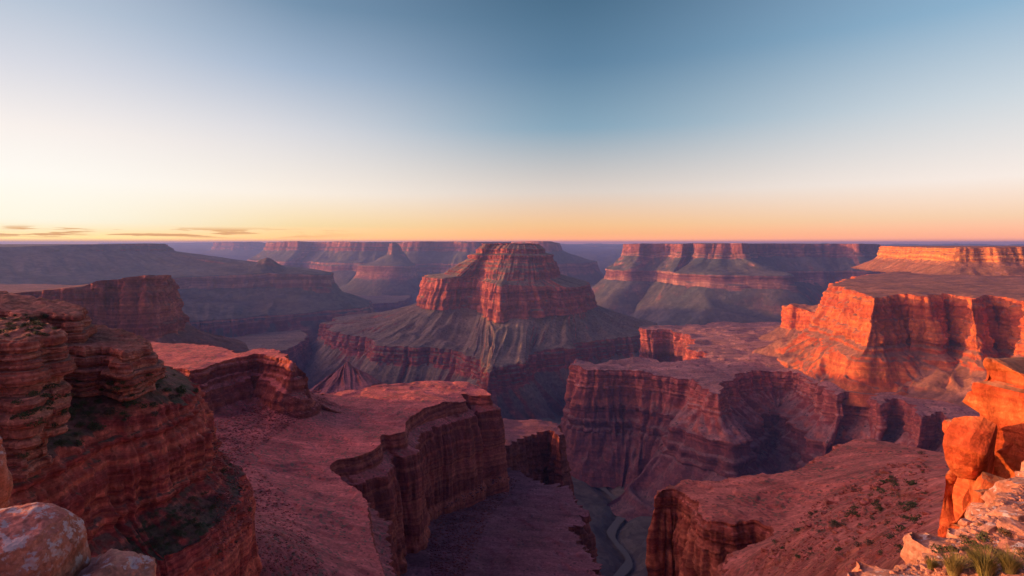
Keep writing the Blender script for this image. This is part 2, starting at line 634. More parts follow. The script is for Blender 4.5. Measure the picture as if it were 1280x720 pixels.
    if white:
        wn_ = noise(nt, pos, 1 / white, 7, .68)
        wm = mth(nt, 'MULTIPLY', mrange(nt, wn_, white_at, white_at + .03), mrange(nt, nrm.outputs[2], .1, .5))
        col = mixc(nt, mth(nt, 'MULTIPLY', wm, .85), col, (.5, .46, .44))
    nt.links.new(col, b.inputs['Base Color'])
    bp = nt.nodes.new('ShaderNodeBump')
    bp.inputs['Strength'].default_value = bump
    bp.inputs['Distance'].default_value = bs * 1.2
    hsum = mth(nt, 'ADD', mth(nt, 'MULTIPLY', nb, 1.0), mth(nt, 'MULTIPLY', n1, .8))
    nt.links.new(hsum, bp.inputs['Height'])
    nt.links.new(bp.outputs[0], b.inputs['Normal'])
    return m


RED = [(.13, .035, .035), (.40, .095, .06), (.26, .065, .05), (.50, .16, .1), (.34, .08, .055), (.44, .14, .1)]
SCRUB, SCRUB2 = (.17, .145, .10), (.22, .165, .115)
M_FAR = rock('far_rock', [(.14, .05, .045), (.30, .11, .075), (.20, .075, .06), (.42, .22, .15), (.24, .08, .06), (.34, .15, .11)], 60, (.075, .09, .075), (.12, .105, .08), 110, lo=.42, hi=.66, bump=.35)
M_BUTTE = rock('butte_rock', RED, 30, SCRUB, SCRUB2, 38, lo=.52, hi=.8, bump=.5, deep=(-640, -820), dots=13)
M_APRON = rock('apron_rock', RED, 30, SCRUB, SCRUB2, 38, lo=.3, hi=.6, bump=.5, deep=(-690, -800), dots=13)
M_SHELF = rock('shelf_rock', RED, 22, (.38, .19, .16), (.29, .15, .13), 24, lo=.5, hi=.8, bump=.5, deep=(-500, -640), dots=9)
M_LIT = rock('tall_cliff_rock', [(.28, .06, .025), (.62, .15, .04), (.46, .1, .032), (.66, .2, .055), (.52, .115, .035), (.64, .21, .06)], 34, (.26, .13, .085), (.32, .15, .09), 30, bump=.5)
M_MID = rock('left_wall_rock', RED, 20, (.24, .11, .085), (.2, .1, .08), 20, bump=.5)
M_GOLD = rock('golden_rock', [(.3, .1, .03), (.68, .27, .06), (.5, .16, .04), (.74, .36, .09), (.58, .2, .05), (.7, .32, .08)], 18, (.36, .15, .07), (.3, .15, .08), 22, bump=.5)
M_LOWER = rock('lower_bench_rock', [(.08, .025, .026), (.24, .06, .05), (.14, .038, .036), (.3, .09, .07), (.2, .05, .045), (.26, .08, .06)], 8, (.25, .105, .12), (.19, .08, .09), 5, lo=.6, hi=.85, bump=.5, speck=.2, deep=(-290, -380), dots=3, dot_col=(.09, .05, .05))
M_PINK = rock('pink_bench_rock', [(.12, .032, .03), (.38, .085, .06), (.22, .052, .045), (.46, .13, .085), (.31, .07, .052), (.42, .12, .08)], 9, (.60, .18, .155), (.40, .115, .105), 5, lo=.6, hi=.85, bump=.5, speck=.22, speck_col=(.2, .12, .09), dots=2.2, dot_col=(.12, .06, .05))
M_NEARL = rock('promontory_rock', [(.14, .03, .03), (.62, .12, .08), (.3, .056, .05), (.7, .18, .11), (.48, .092, .066), (.64, .15, .098)], 3.2, (.2, .085, .07), (.10, .085, .05), 2.4, lo=.6, hi=.85, bump=.6, speck=.3, speck_col=(.05, .06, .025))
M_CAKE = rock('layered_rock', [(.14, .042, .035), (.5, .155, .1), (.33, .09, .06), (.6, .25, .165), (.42, .12, .078), (.54, .2, .13)], 1.1, (.36, .15, .11), (.26, .13, .085), 1.6, lo=.72, hi=.92, bump=.7, warp=.5, speck=.3)
M_REDB = rock('red_bench_rock', [(.10, .03, .025), (.33, .085, .05), (.20, .05, .035), (.42, .14, .08), (.28, .07, .045), (.36, .12, .07)], 5, (.47, .155, .115), (.36, .105, .08), 3.5, lo=.6, hi=.85, bump=.5, speck=.24, speck_col=(.15, .09, .06), dots=1.5, dot_col=(.13, .06, .04))
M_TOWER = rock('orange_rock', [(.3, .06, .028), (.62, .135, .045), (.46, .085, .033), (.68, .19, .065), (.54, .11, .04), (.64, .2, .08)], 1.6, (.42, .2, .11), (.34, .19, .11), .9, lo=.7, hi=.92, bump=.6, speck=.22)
M_RIM = rock('pale_rim_rock', [(.34, .13, .085), (.5, .24, .16), (.42, .17, .11), (.56, .30, .2), (.44, .18, .12), (.52, .26, .18)], .5, (.48, .26, .18), (.38, .16, .11), .35, lo=.4, hi=.8, bump=.6, bscale=.07, speck=.22, white=.22)
M_LICHEN = rock('lichen_boulder', [(.30, .11, .07), (.46, .2, .13), (.36, .13, .08), (.5, .25, .17)], .35, (.52, .23, .17), (.42, .16, .12), .3, lo=.5, hi=.9, bump=.6, bscale=.045, speck=.25, white=.2, white_at=.5)
M_FLOOR = rock('floor_soil', [(.10, .05, .045), (.2, .10, .075), (.14, .07, .055), (.24, .13, .1)], 25, (.085, .095, .075), (.13, .11, .085), 60, lo=.35, hi=.7, bump=.5, flat_noise=500)

# ------------------------------------------------------------------ canyon floor, river
river_px = [(720, 1000), (752, 800), (758, 735), (786, 698), (764, 664), (780, 634), (752, 606), (738, 592), (712, 574), (680, 566)]
RV = np.array([p(a, b, -805)[:2] for a, b in river_px] + [(-450, 2850), (-1000, 3050), (-1500, 3000), (-2100, 3500)])


def river_dist(x, y):
    d = np.full(x.shape, 1e9)
    pts = crom(np.concatenate([RV, RV[-1:] + [[-3000, 5000]], RV[:1] + [[0, -3000]]]), np.linspace(0, len(RV) - 1, 120))
    for a, b in zip(pts[:-1], pts[1:]):
        ab = b - a
        t = np.clip(((x - a[0]) * ab[0] + (y - a[1]) * ab[1]) / (ab @ ab + 1e-9), 0, 1)
        d = np.minimum(d, np.hypot(x - a[0] - t * ab[0], y - a[1] - t * ab[1]))
    return d


def floor_z(x, y):
    r = np.hypot(x, y)
    z = -985 + 215 * (1 - sstep(2300, 3600, r)) + 60 * fbm(x / 1800, y / 1800, 0, 401, 4) + 45 * (1 - 2 * np.abs(gn(x / 420, y / 420, 0, 402))) + 20 * fbm(x / 140, y / 140, 0, 403, 4)
    hs = 34.0
    w = z / hs
    i = np.floor(w)
    z = .35 * z + .65 * hs * (i + sstep(.55, 1, w - i))
    z = z + 660 * sstep(6500, 21000, r) + 200 * sstep(20000, 30000, r)
    z = z + 70 * sstep(15000, 24000, r) * fbm(x / 2600, y / 2600, 0, 407, 3)
    near = r < 9000
    d = np.full(x.shape, 1e9)
    d[near] = river_dist(x[near], y[near])
    z = np.where(d < 700, z * sstep(40, 420, d) + (1 - sstep(40, 420, d)) * (-1015 + 215 * (1 - sstep(2300, 3600, r)) + 25 * (1 - sstep(0, 60, d)) * -1 + 30 * sstep(40, 300, d)), z)
    return z


def build_floor():
    az = np.concatenate([np.arange(-62, 62, .13), np.arange(62, 298, 3.0)]) * math.pi / 180
    lr = np.exp(np.arange(math.log(300), math.log(30500), .0125))
    A, Rr = np.meshgrid(az, lr)
    x, y = np.sin(A) * Rr, np.cos(A) * Rr
    z = floor_z(x.ravel(), y.ravel())
    V = np.stack([x.ravel(), y.ravel(), z], 1)
    n, m = len(az), len(lr)
    i = np.arange(n)
    b = (np.arange(m - 1) * n)[:, None]
    q0, q1 = b + i, b + (i + 1) % n
    Q = np.stack([q0, q1, q1 + n, q0 + n], -1).reshape(-1, 4)[:, ::-1]
    V = np.concatenate([V, [[0, 0, -1000]]])
    T = np.stack([i, (i + 1) % n, np.full(n, len(V) - 1)], 1)
    me = mesh_from('canyon_floor', V, Q, T, True, [M_FLOOR])
    TERRAIN.append((V, np.concatenate([Q[:, [0, 1, 2]], Q[:, [0, 2, 3]]])))
    tag(link('ground', me), kind='structure')


build_floor()


def build_river():
    pts = crom(np.concatenate([RV, RV[-1:] + [[-3000, 5000]], RV[:1] + [[0, -3000]]]), np.linspace(0, len(RV) - 1, 200))
    t = np.gradient(pts, axis=0)
    t /= np.linalg.norm(t, axis=1)[:, None]
    n = np.stack([-t[:, 1], t[:, 0]], 1)
    w = 10 + 2.5 * np.sin(np.arange(200) * .21) + 1.5 * np.sin(np.arange(200) * .63)
    V, Q = [], []
    for s, (a, b, h) in enumerate(zip(pts, n, w)):
        for e in (-1, 1):
            V.append((a[0] + e * b[0] * h, a[1] + e * b[1] * h, 0))
    V = np.array(V)
    V[:, 2] = -1027 + 215 * (1 - sstep(2300, 3600, np.hypot(V[:, 0], V[:, 1])))
    for s in range(199):
        Q.append((2 * s, 2 * s + 1, 2 * s + 3, 2 * s + 2))
    m, nt, b = new_mat('silty_water')
    b.inputs['Base Color'].default_value = (.10, .115, .095, 1)
    b.inputs['Roughness'].default_value = .85
    b.inputs['Specular IOR Level'].default_value = .15
    geo = nt.nodes.new('ShaderNodeNewGeometry')
    nb = noise(nt, geo.outputs['Position'], .15, 4)
    bp = nt.nodes.new('ShaderNodeBump')
    bp.inputs['Distance'].default_value = 2
    bp.inputs['Strength'].default_value = .4
    nt.links.new(nb, bp.inputs['Height'])
    nt.links.new(bp.outputs[0], b.inputs['Normal'])
    tag(link('river', mesh_from('river', V, Q, None, True, [m])), kind='structure')


build_river()

# ------------------------------------------------------------------ landforms, far to near
def c_(n, a=0, s=0, h=8, **kw):
    return dict(k='c', n=n, a=a, s=s, h=h, **kw)


def t_(n, g=0, gw=None, **kw):
    d = dict(k='t', n=n, g=g, **kw)
    if gw:
        d['gw'] = gw
    return d


# distant mesas on the skyline
def mesa(label, rim, cliff, foot, d_foot, seed, cat='mesa', name='mesa', mat=None, drop=(30, 900), n=(10, 10), amp=30, wl=250, **kw):
    A = np.array(rim, float)
    B = off(A, drop[0], cliff)
    D = off(B, d_foot, foot)
    o = loft(name, mat or M_FAR, [A, B, D], [c_(n[0], amp, amp * .5, 40), t_(n[1], d_foot * .12, wl * 1.5)], seed, k=1.3, wl=wl, tamp=8, twl=600, tk=6, far_k=2, **kw)
    return tag(o, label, cat)


mesa('pale violet mesa with a bumpy crest, farthest on the skyline beyond the left plateau',
     [q(270, 17500, 0), q(280, 17000, 12), q(296, 16800, 2), q(312, 16800, 18), q(322, 17000, 20), q(332, 17200, 0), q(338, 17600, -60), q(334, 18500, -20), q(300, 18800, 20), q(275, 18500, 0)],
     -230, -520, 700, 21, drop=(60, 0), amp=120, wl=700)
mesa('long faint lilac tableland stretched along the left skyline in the haze',
     [q(150, 27800, -30), q(220, 27600, -20), q(262, 27500, 5), q(300, 27500, -60), q(380, 27500, -70), q(440, 27500, -60), q(440, 28800, -60), q(140, 28800, -30)],
     -350, -520, 1500, 22, drop=(200, 0), amp=200, wl=1500)
mesa('faint blue tableland low on the skyline between the butte and the right mesa',
     [q(690, 26000, -120), q(760, 25000, -140), q(850, 25500, -130), q(860, 27500, -130), q(690, 27500, -120)],
     -330, -480, 1200, 23, drop=(200, 0), amp=200, wl=1500)
mesa('faint violet tableland low on the skyline behind the golden mesa',
     [q(1060, 22000, -140), q(1120, 21000, -150), q(1200, 20500, -160), q(1330, 20500, -150), q(1340, 26000, -150), q(1060, 26000, -140)],
     -330, -470, 1000, 24, drop=(200, 0), amp=200, wl=1500)
mesa('small hazy stepped butte with a pointed tip left of the golden mesa',
     [q(1136, 11000, -140), q(1141, 10900, -130), q(1147, 10950, -150), q(1147, 11100, -150), q(1141, 11150, -140)],
     -330, -640, 700, 25, cat='butte', name='butte', drop=(120, 0), amp=20, wl=120)
mesa('low hazy purple mesa with stepped sides left of the golden mesa',
     [q(1128, 10500, -420), q(1150, 10200, -420), q(1180, 10000, -410), q(1215, 10000, -400), q(1230, 11500, -400), q(1140, 11500, -420)],
     -560, -760, 500, 26, drop=(60, 0), amp=40, wl=300)

# far wall beyond the butte, in two steps
A = np.array([q(335, 11200, 5), q(352, 10300, 12), q(372, 9900, 18), q(395, 10100, 4), q(425, 9500, 14), q(455, 9300, 4), q(490, 9300, 8), q(525, 9050, 18), q(560, 9150, 14), q(590, 8900, 16), q(610, 9100, 12),
              (300, 10200, 15), (300, 12500, 15), (-4200, 13000, 10)])
Bc = off(A, 50, -150)
Cc = off(A, 330, -330)
Dc = off(A, 380, -470)
o = loft('mesa', M_FAR, [A, Bc, Cc, Dc, off(A, 1100, -880)], [c_(12, 45, 16, 40), t_(8, 40, 400), c_(8, 45, 16, 40), t_(12, 90, 500)], 31, k=1.2, wl=330, tamp=6, twl=800, tk=6, far_k=2)
tag(o, 'long flat topped hazy mesa wall across the canyon left of the central butte', 'mesa')
A = np.array([q(488, 8300, -20), q(491, 8200, 0), q(496, 8250, -10), q(499, 8350, -50), q(495, 8450, -30), q(490, 8420, -20)])
Bc = np.array([q(484, 8250, -180), q(490, 8080, -170), q(500, 8120, -190), q(508, 8350, -200), q(500, 8560, -190), q(488, 8500, -180)])
Cc = np.array([q(448, 8100, -330), q(485, 7800, -330), q(510, 7850, -330), q(518, 8350, -330), q(500, 8700, -330), q(460, 8700, -330)])
o = loft('pinnacle', M_FAR, [A, Bc, Cc, off(Cc, 30, -460), off(Cc, 600, -880)], [c_(14, 18, 10, 30), t_(10, 30, 160), c_(8, 25, 10, 30), t_(12, 70, 300)], 32, k=1.0, wl=90, tamp=4, twl=100, tk=4)
tag(o, 'pointed pinnacle on a stepped base in front of the long hazy mesa wall', 'pinnacle')
A = np.array([q(640, 9000, 10), q(664, 8500, 18), q(684, 8400, 20), q(691, 8600, 10), q(698, 9000, -20), q(694, 9800, 0), q(650, 9800, 10)])
Bc = off(A, 60, -140)
Cc = off(A, [200, 250, 260, 420, 600, 400, 200], -300)
o = loft('mesa', M_FAR, [A, Bc, Cc, off(Cc, 50, -430), off(Cc, 600, -880)], [c_(10, 30, 10, 40), t_(8, 40, 300), c_(8, 40, 10, 40), t_(10, 70, 400)], 33, k=1.2, wl=260, tamp=6, twl=500, tk=6)
tag(o, 'hazy blue mesa stepping down to the right from behind the central butte', 'mesa')

# big mesa right of centre
A = np.array([q(783, 7400, -25), q(797, 6950, -18), q(815, 7000, -18), q(838, 6900, -20), q(853, 6550, -18), q(868, 6700, -10), q(880, 6300, -14), q(905, 6200, -12), q(931, 6080, -12), q(936, 6500, -14), q(958, 6900, -16), q(1005, 7000, -16), q(1050, 7050, -20), q(1072, 6800, -20), q(1090, 7000, -24), q(1096, 7800, -24), (5400, 9500, -20), (2450, 9500, -20)])
u1 = off(A, 35, -175)
e2 = np.array([250, 220, 190, 240, 250, 200, 330, 380, 520, 330, 300, 330, 330, 300, 380, 420, 300, 300.])
u2 = off(A, e2, -335)
u3 = off(A, e2 + 35, -480)
u4 = off(A, e2 + 620, -900)
o = loft('mesa', M_FAR, [A, u1, u2, u3, u4], [c_(20, 45, 14, 28), t_(14, 50, 260), c_(16, 45, 12, 28), t_(18, 110, 330)], 41, k=1.0, wl=230, tamp=6, twl=600, tk=5, far_k=2)
tag(o, 'broad flat topped mesa right of the central butte with sunlit left corners', 'mesa')

# left plateau with its long descending ridge
A = np.array([q(-250, 3600, -35), q(-60, 4000, -38), q(60, 4500, -26), q(150, 4900, -16), q(200, 5150, -10), q(208, 5400, -18), q(185, 5900, -14), (-5000, 7000, -22), (-7800, 7000, -20), (-7500, 3000, -20)])
B1 = np.array([q(-280, 3400, -95), q(-80, 3800, -100), q(55, 4350, -90), q(150, 4800, -85), q(204, 5080, -80), q(222, 5400, -92), q(205, 6000, -90), (-4900, 7100, -95), (-7900, 7100, -90), (-7600, 2900, -90)])
B2 = np.array([q(-280, 3000, -230), q(-60, 3400, -240), q(70, 3900, -235), q(180, 4400, -230), q(300, 4700, -200), q(345, 4900, -205), q(330, 5700, -215), (-4200, 7200, -240), (-8000, 7800, -230), (-7700, 2600, -230)])
B3 = np.array([q(-280, 2800, -280), q(-60, 3200, -290), q(80, 3700, -290), q(200, 4200, -270), q(330, 4500, -250), q(410, 4600, -262), q(390, 5500, -265), (-3800, 7400, -280), (-8100, 8000, -270), (-7800, 2500, -270)])
B4 = off(B3, 25, -365)
pl = np.array([900, 900, 900, 760, 560, 330, 300, 300, 300, 300.])
B5 = off(B3, pl * .34, -440)
B6 = off(B3, pl, -525)
B7 = off(B3, pl + 25, -590)
B8 = off(B3, pl + 420, -930)
o = loft('plateau', M_FAR, [A, B1, B2, B3, B4, B5, B6, B7, B8], [c_(10, 20, 14, 16), t_(12, 26, 200), t_(6, 14, 200, pw=1.2), c_(12, 26, 14, 22), t_(12, 30, 260), t_(12, 16, 200, pw=1.1), c_(10, 30, 8, 18), t_(12, 50, 200)], 51, k=1.0, master=3, wl=150, tamp=5, twl=500, tk=5, far_k=2)
tag(o, 'long dim purple plateau on the left with a ridge descending to the right', 'plateau')
A = np.array([q(322, 4700, -160), q(334, 4620, -125), q(345, 4700, -165), q(340, 4820, -170), q(330, 4820, -160)])
o = loft('knob', M_FAR, [A, off(A, 60, -205), off(A, 130, -250)], [c_(6, 8, 4, 10), t_(5, 8)], 52, k=1.0, wl=50, tamp=2, tk=4)
tag(o, 'small pointed knob rising on the descending ridge of the left plateau', 'knob')

# low terraces in the middle of the canyon floor
for lab, pts, z, cz, seed in (
    ('low grey green terrace with a dark rim cliff below the left plateau', [(250, 402), (283, 409), (330, 411), (372, 408), (380, 400), (360, 393), (290, 391), (240, 392)], -700, -770, 61),
    ('low olive terrace with banded sweeps right of the left red wall', [(210, 470), (260, 462), (318, 448), (342, 438), (362, 436), (384, 421), (370, 411), (330, 411), (270, 410), (225, 412), (150, 425)], -640, -720, 62),
    ('low dark rimmed terrace on the canyon floor right of the central butte', [(690, 352), (730, 364), (762, 362), (770, 352), (742, 346), (690, 345)], -640, -720, 63),
    ('thin shadowed terrace on the floor below the pinnacle left of the butte', [(400, 372), (440, 380), (500, 377), (512, 368), (470, 363), (400, 364)], -720, -790, 64)):
    A = np.array([p(a, b, z) for a, b in pts])
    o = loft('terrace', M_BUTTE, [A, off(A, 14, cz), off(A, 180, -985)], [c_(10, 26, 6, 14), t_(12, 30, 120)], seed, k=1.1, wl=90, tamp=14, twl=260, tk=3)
    tag(o, lab, 'terrace')

# central butte
bt = empty('butte', (0, 3600, -980), 'great stepped butte in the middle of the canyon on a wide scrubby apron', 'butte')
T0 = np.array([q(603, 3720, -8), q(607, 3620, -8), q(622, 3590, -6), q(640, 3520, -6), q(658, 3530, -8), q(670, 3570, -10), q(677, 3680, -12), (170, 3840, -12), (70, 3920, -10), (-60, 3920, -10), (-160, 3880, -10), (-194, 3800, -8)])
T1 = np.array([q(586, 3700, -112), q(594, 3550, -112), q(606, 3540, -118), q(632, 3420, -100), q(664, 3440, -98), q(682, 3500, -98), q(689, 3650, -98), (270, 3900, -100), (130, 4050, -100), (-100, 4060, -105), (-240, 3980, -108), (-290, 3850, -112)])
T2 = np.array([q(556, 3690, -205), q(572, 3480, -208), q(599, 3500, -212), q(624, 3290, -222), q(666, 3330, -222), q(688, 3440, -222), q(697, 3650, -222), (320, 3950, -220), (150, 4150, -220), (-120, 4160, -215), (-330, 4080, -210), (-420, 3880, -208)])
T3 = np.array([q(532, 3690, -222), q(548, 3450, -222), q(597, 3490, -226), q(621, 3240, -240), q(668, 3300, -255), q(713, 3400, -272), q(730, 3640, -280), (500, 3980, -270), (200, 4220, -260), (-150, 4230, -240), (-400, 4140, -230), (-540, 3920, -222)])
T4 = np.array([q(525, 3680, -410), q(537, 3400, -410), q(594, 3430, -415), q(616, 3160, -452), q(678, 3230, -430), q(727, 3360, -425), q(741, 3640, -425), (560, 4000, -425), (220, 4260, -420), (-160, 4270, -415), (-430, 4180, -410), (-600, 3930, -410)])
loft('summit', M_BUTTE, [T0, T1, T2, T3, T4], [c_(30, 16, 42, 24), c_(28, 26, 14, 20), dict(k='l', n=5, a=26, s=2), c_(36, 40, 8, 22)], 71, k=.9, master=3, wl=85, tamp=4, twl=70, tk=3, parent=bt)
A5 = np.array([p(406, 408, -565), p(482, 431, -565), p(574, 437, -565), p(612, 466, -572), p(664, 446, -565), p(724, 430, -565), p(792, 420, -560), (1000, 4000, -560), (500, 4700, -560), (-300, 4900, -560), (-900, 4700, -560), (-1300, 4150, -560)])
# finer outline for the apron rim
def densify(C, reps):
    return crom(np.array(C, float), np.linspace(0, len(C), len(C) * reps + 1)[:-1])
A4 = densify(off(T4, -40, None, 12), 3)
A5 = densify(A5, 3)
rg = np.random.RandomState(5)
A5 = off(A5, rg.uniform(-70, 60, len(A5)))
A5[9] = p(612, 466, -572)
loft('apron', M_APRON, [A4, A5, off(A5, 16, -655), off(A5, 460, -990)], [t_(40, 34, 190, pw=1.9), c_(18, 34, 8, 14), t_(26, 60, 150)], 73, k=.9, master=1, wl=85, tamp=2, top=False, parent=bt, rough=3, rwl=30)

# red pyramid-shaped ridge behind the pink bench
A = np.array([pd(428, 460, 1180), pd(434, 453, 1150), pd(441, 459, 1180), pd(446, 466, 1230), pd(436, 462, 1250)])
B = np.array([pd(380, 492, 1080), pd(432, 505, 1000), pd(470, 480, 1080), pd(490, 486, 1250), pd(430, 480, 1350)])
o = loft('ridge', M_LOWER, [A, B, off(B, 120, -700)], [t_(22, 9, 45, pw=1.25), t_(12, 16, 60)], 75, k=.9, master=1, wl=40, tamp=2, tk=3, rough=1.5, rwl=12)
tag(o, 'small pointed maroon ridge in the canyon behind the pink bench', 'ridge')

# left red wall
A = np.array([q(-420, 1000, -95), q(-150, 1120, -110), q(0, 1200, -112), q(40, 1260, -110), q(75, 1260, -105), q(105, 1300, -100), q(122, 1310, -90), q(150, 1340, -88), q(176, 1330, -82), q(192, 1350, -80), q(205, 1420, -84), q(211, 1540, -92), q(208, 1620, -98), (-1180, 1760, -142), (-1640, 2450, -192), (-2600, 2600, -192), (-3200, 1700, -150), (-2500, 850, -110)])  # unseen back of the wall extended to shade the shelf and gorge
B = off(A, [20, 20, 18, 22, 14, 22, 18, 16, 24, 26, 30, 34, 30, 30, 30, 30, 30, 30.], -230)
D = off(B, [110, 110, 90, 80, 80, 80, 80, 80, 90, 110, 150, 160, 150, 100, 100, 100, 100, 100.], -300)
o = loft('cliff', M_MID, [A, B, D, off(D, 260, -700)], [c_(44, 22, 6, 10), t_(18, 12, 40), t_(10, 20, 100)], 81, k=.9, wl=46, tamp=5, twl=120, tk=3, far_k=2)
tag(o, 'flat topped dark red cliff wall with a rounded right end on the left', 'cliff')

# scalloped shelf with the alcove, right
Zs = -450.
pts = [(712, 455), (733, 463), (764, 464), (792, 464), (828, 469), (856, 473), (876, 481), (898, 491), (908, 480), (924, 469), (946, 463), (974, 462), (1002, 468), (1020, 481), (1048, 495), (1076, 492), (1098, 506), (1122, 500), (1150, 524), (1176, 518), (1205, 545)]
A = [p(a, b, Zs) for a, b in pts] + [(1250, 1180, Zs), (2200, 1000, Zs), (3200, 2600, Zs), (2400, 3700, Zs), p(985, 401, Zs), p(900, 402, Zs), p(840, 406, Zs)]
A += [p(a, b, Zs) for a, b in [(797, 409), (814, 411), (834, 411), (853, 414), (866, 424), (858, 432), (872, 438), (881, 442), (862, 450), (838, 452), (808, 446), (778, 448), (752, 450), (726, 447)]]
A = np.array(A)
nA = len(A)
inl = np.zeros(nA)
inl[27:] = 1                                # the side canyon: keep its walls from crossing
lf = np.ones(nA)
lf[:6] = (.25, .25, .3, .4, .6, .8)
B = off(A, np.where(inl, 8, 9), -518)
B2 = off(A, np.where(inl, 14, 84 * lf), -574)
B3 = off(A, np.where(inl, 20, 118 * lf), -662)
B4 = off(A, np.where(inl, 40, 330 * lf), -815)
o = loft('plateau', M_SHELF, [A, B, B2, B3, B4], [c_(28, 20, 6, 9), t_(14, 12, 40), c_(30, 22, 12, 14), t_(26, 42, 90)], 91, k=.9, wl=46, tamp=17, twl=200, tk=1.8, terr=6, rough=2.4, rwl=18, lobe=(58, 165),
         ctrl=[p(1000, 430, -430), p(1060, 470, -430), p(900, 430, -448)])
tag(o, 'dusty pink shelf with a scalloped red rim and a deep alcove, right of centre', 'plateau')

# tall sunlit cliff on the shelf
zt = -165.
A = np.array([q(1036, 2150, zt), q(1054, 2060, zt - 2), q(1074, 1850, zt - 4), q(1092, 1700, zt - 6), q(1106, 1745, zt - 5), q(1128, 1790, zt), q(1147, 1760, zt), q(1163, 1720, zt - 2), q(1178, 1790, zt), q(1203, 1740, zt - 2), q(1216, 1640, zt - 4), q(1235, 1730, zt), q(1262, 1690, zt - 2), q(1290, 1580, zt - 6), q(1350, 1500, zt), (2100, 1300, zt),
              (3600, 2800, zt), (2800, 3600, zt), q(1130, 3300, zt), q(1085, 2900, zt), q(1060, 2550, zt), q(1040, 2300, zt)])
d1 = np.full(len(A), 26.)
d1[[0, 1, 2]] = (60, 60, 40)
B = off(A, d1, -320)
d2 = np.full(len(A), 170.)
d2[:15] = (210, 170, 105, 78, 112, 135, 175, 200, 190, 215, 230, 230, 230, 230, 230)
D = off(B, d2, -446)
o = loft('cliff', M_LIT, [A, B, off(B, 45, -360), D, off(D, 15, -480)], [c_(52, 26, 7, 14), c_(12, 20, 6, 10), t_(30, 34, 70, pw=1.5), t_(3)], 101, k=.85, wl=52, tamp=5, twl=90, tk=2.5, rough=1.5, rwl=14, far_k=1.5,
         ctrl=[q(1150, 2300, zt + 4), q(1250, 2400, zt + 6)])
tag(o, 'tall cliff with a blazing orange left face standing on the pink shelf', 'cliff')
A = np.array([q(981, 2560, -292), q(990, 2520, -285), q(1003, 2480, -295), q(1016, 2430, -300), q(1030, 2330, -285), q(1045, 2230, -240), q(1052, 2300, -230), q(1032, 2420, -270), q(1010, 2560, -290), q(990, 2620, -290)])
o = loft('fin', M_LIT, [A, off(A, 14, -385), off(A, 130, -452)], [c_(26, 18, 5, 12), t_(14, 12, 40)], 103, k=.8, wl=40, tamp=12, twl=50, tk=2)
tag(o, 'low notched orange fin running left from the foot of the tall sunlit cliff', 'fin')

# golden mesa
A = np.array([q(1180, 3000, -28), q(1196, 2880, -26), q(1225, 2850, -26), q(1250, 2800, -25), q(1290, 2780, -24), q(1400, 2700, -24), (3600, 2900, -24), (3900, 3900, -24), (2600, 3900, -24)])
B = off(A, 18, -96)
D = off(B, 40, -122)
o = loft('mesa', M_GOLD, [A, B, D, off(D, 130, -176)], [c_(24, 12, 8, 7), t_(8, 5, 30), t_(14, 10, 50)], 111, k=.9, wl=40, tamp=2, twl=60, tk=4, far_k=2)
tag(o, 'golden flat topped mesa glowing in the sun beyond the tall orange cliff', 'mesa')

# the block beyond the lower bench
A = np.array([p(600, 566, -222), p(622, 561, -222), p(640, 556, -222), p(655, 546, -222), p(672, 541, -222), p(684, 537, -222), p(692, 541, -222), p(700, 548, -222), p(702, 536, -222), p(690, 527, -222), p(660, 523, -222), p(625, 524, -222), p(580, 530, -222)])
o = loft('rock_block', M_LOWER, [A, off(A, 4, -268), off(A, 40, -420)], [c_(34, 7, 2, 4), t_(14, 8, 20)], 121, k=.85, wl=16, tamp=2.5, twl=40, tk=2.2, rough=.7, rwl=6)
tag(o, 'squat maroon rock block behind the lower bench above the river', 'rock block')

# lower bench
zb = -246.
A = np.array([p(480, 800, zb), p(600, 800, zb), p(728, 760, zb), p(748, 724, zb), p(744, 697, zb), p(724, 676, zb), p(712, 658, zb), p(731, 640, zb), p(722, 622, zb), p(698, 610, zb), p(672, 600, zb), p(655, 590, zb), p(620, 580, zb), p(560, 580, zb), (-190, 560, zb), (-190, 330, zb)])
B = off(A, 4, -292)
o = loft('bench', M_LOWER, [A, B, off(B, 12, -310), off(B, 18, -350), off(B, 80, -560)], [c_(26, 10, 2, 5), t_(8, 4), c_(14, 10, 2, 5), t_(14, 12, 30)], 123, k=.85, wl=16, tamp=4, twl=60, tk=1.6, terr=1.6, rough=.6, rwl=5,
         ctrl=[p(600, 640, zb + 3), p(560, 690, zb + 8)])
tag(o, 'dim plum coloured lower bench above the river gorge, beneath the pink bench', 'bench')

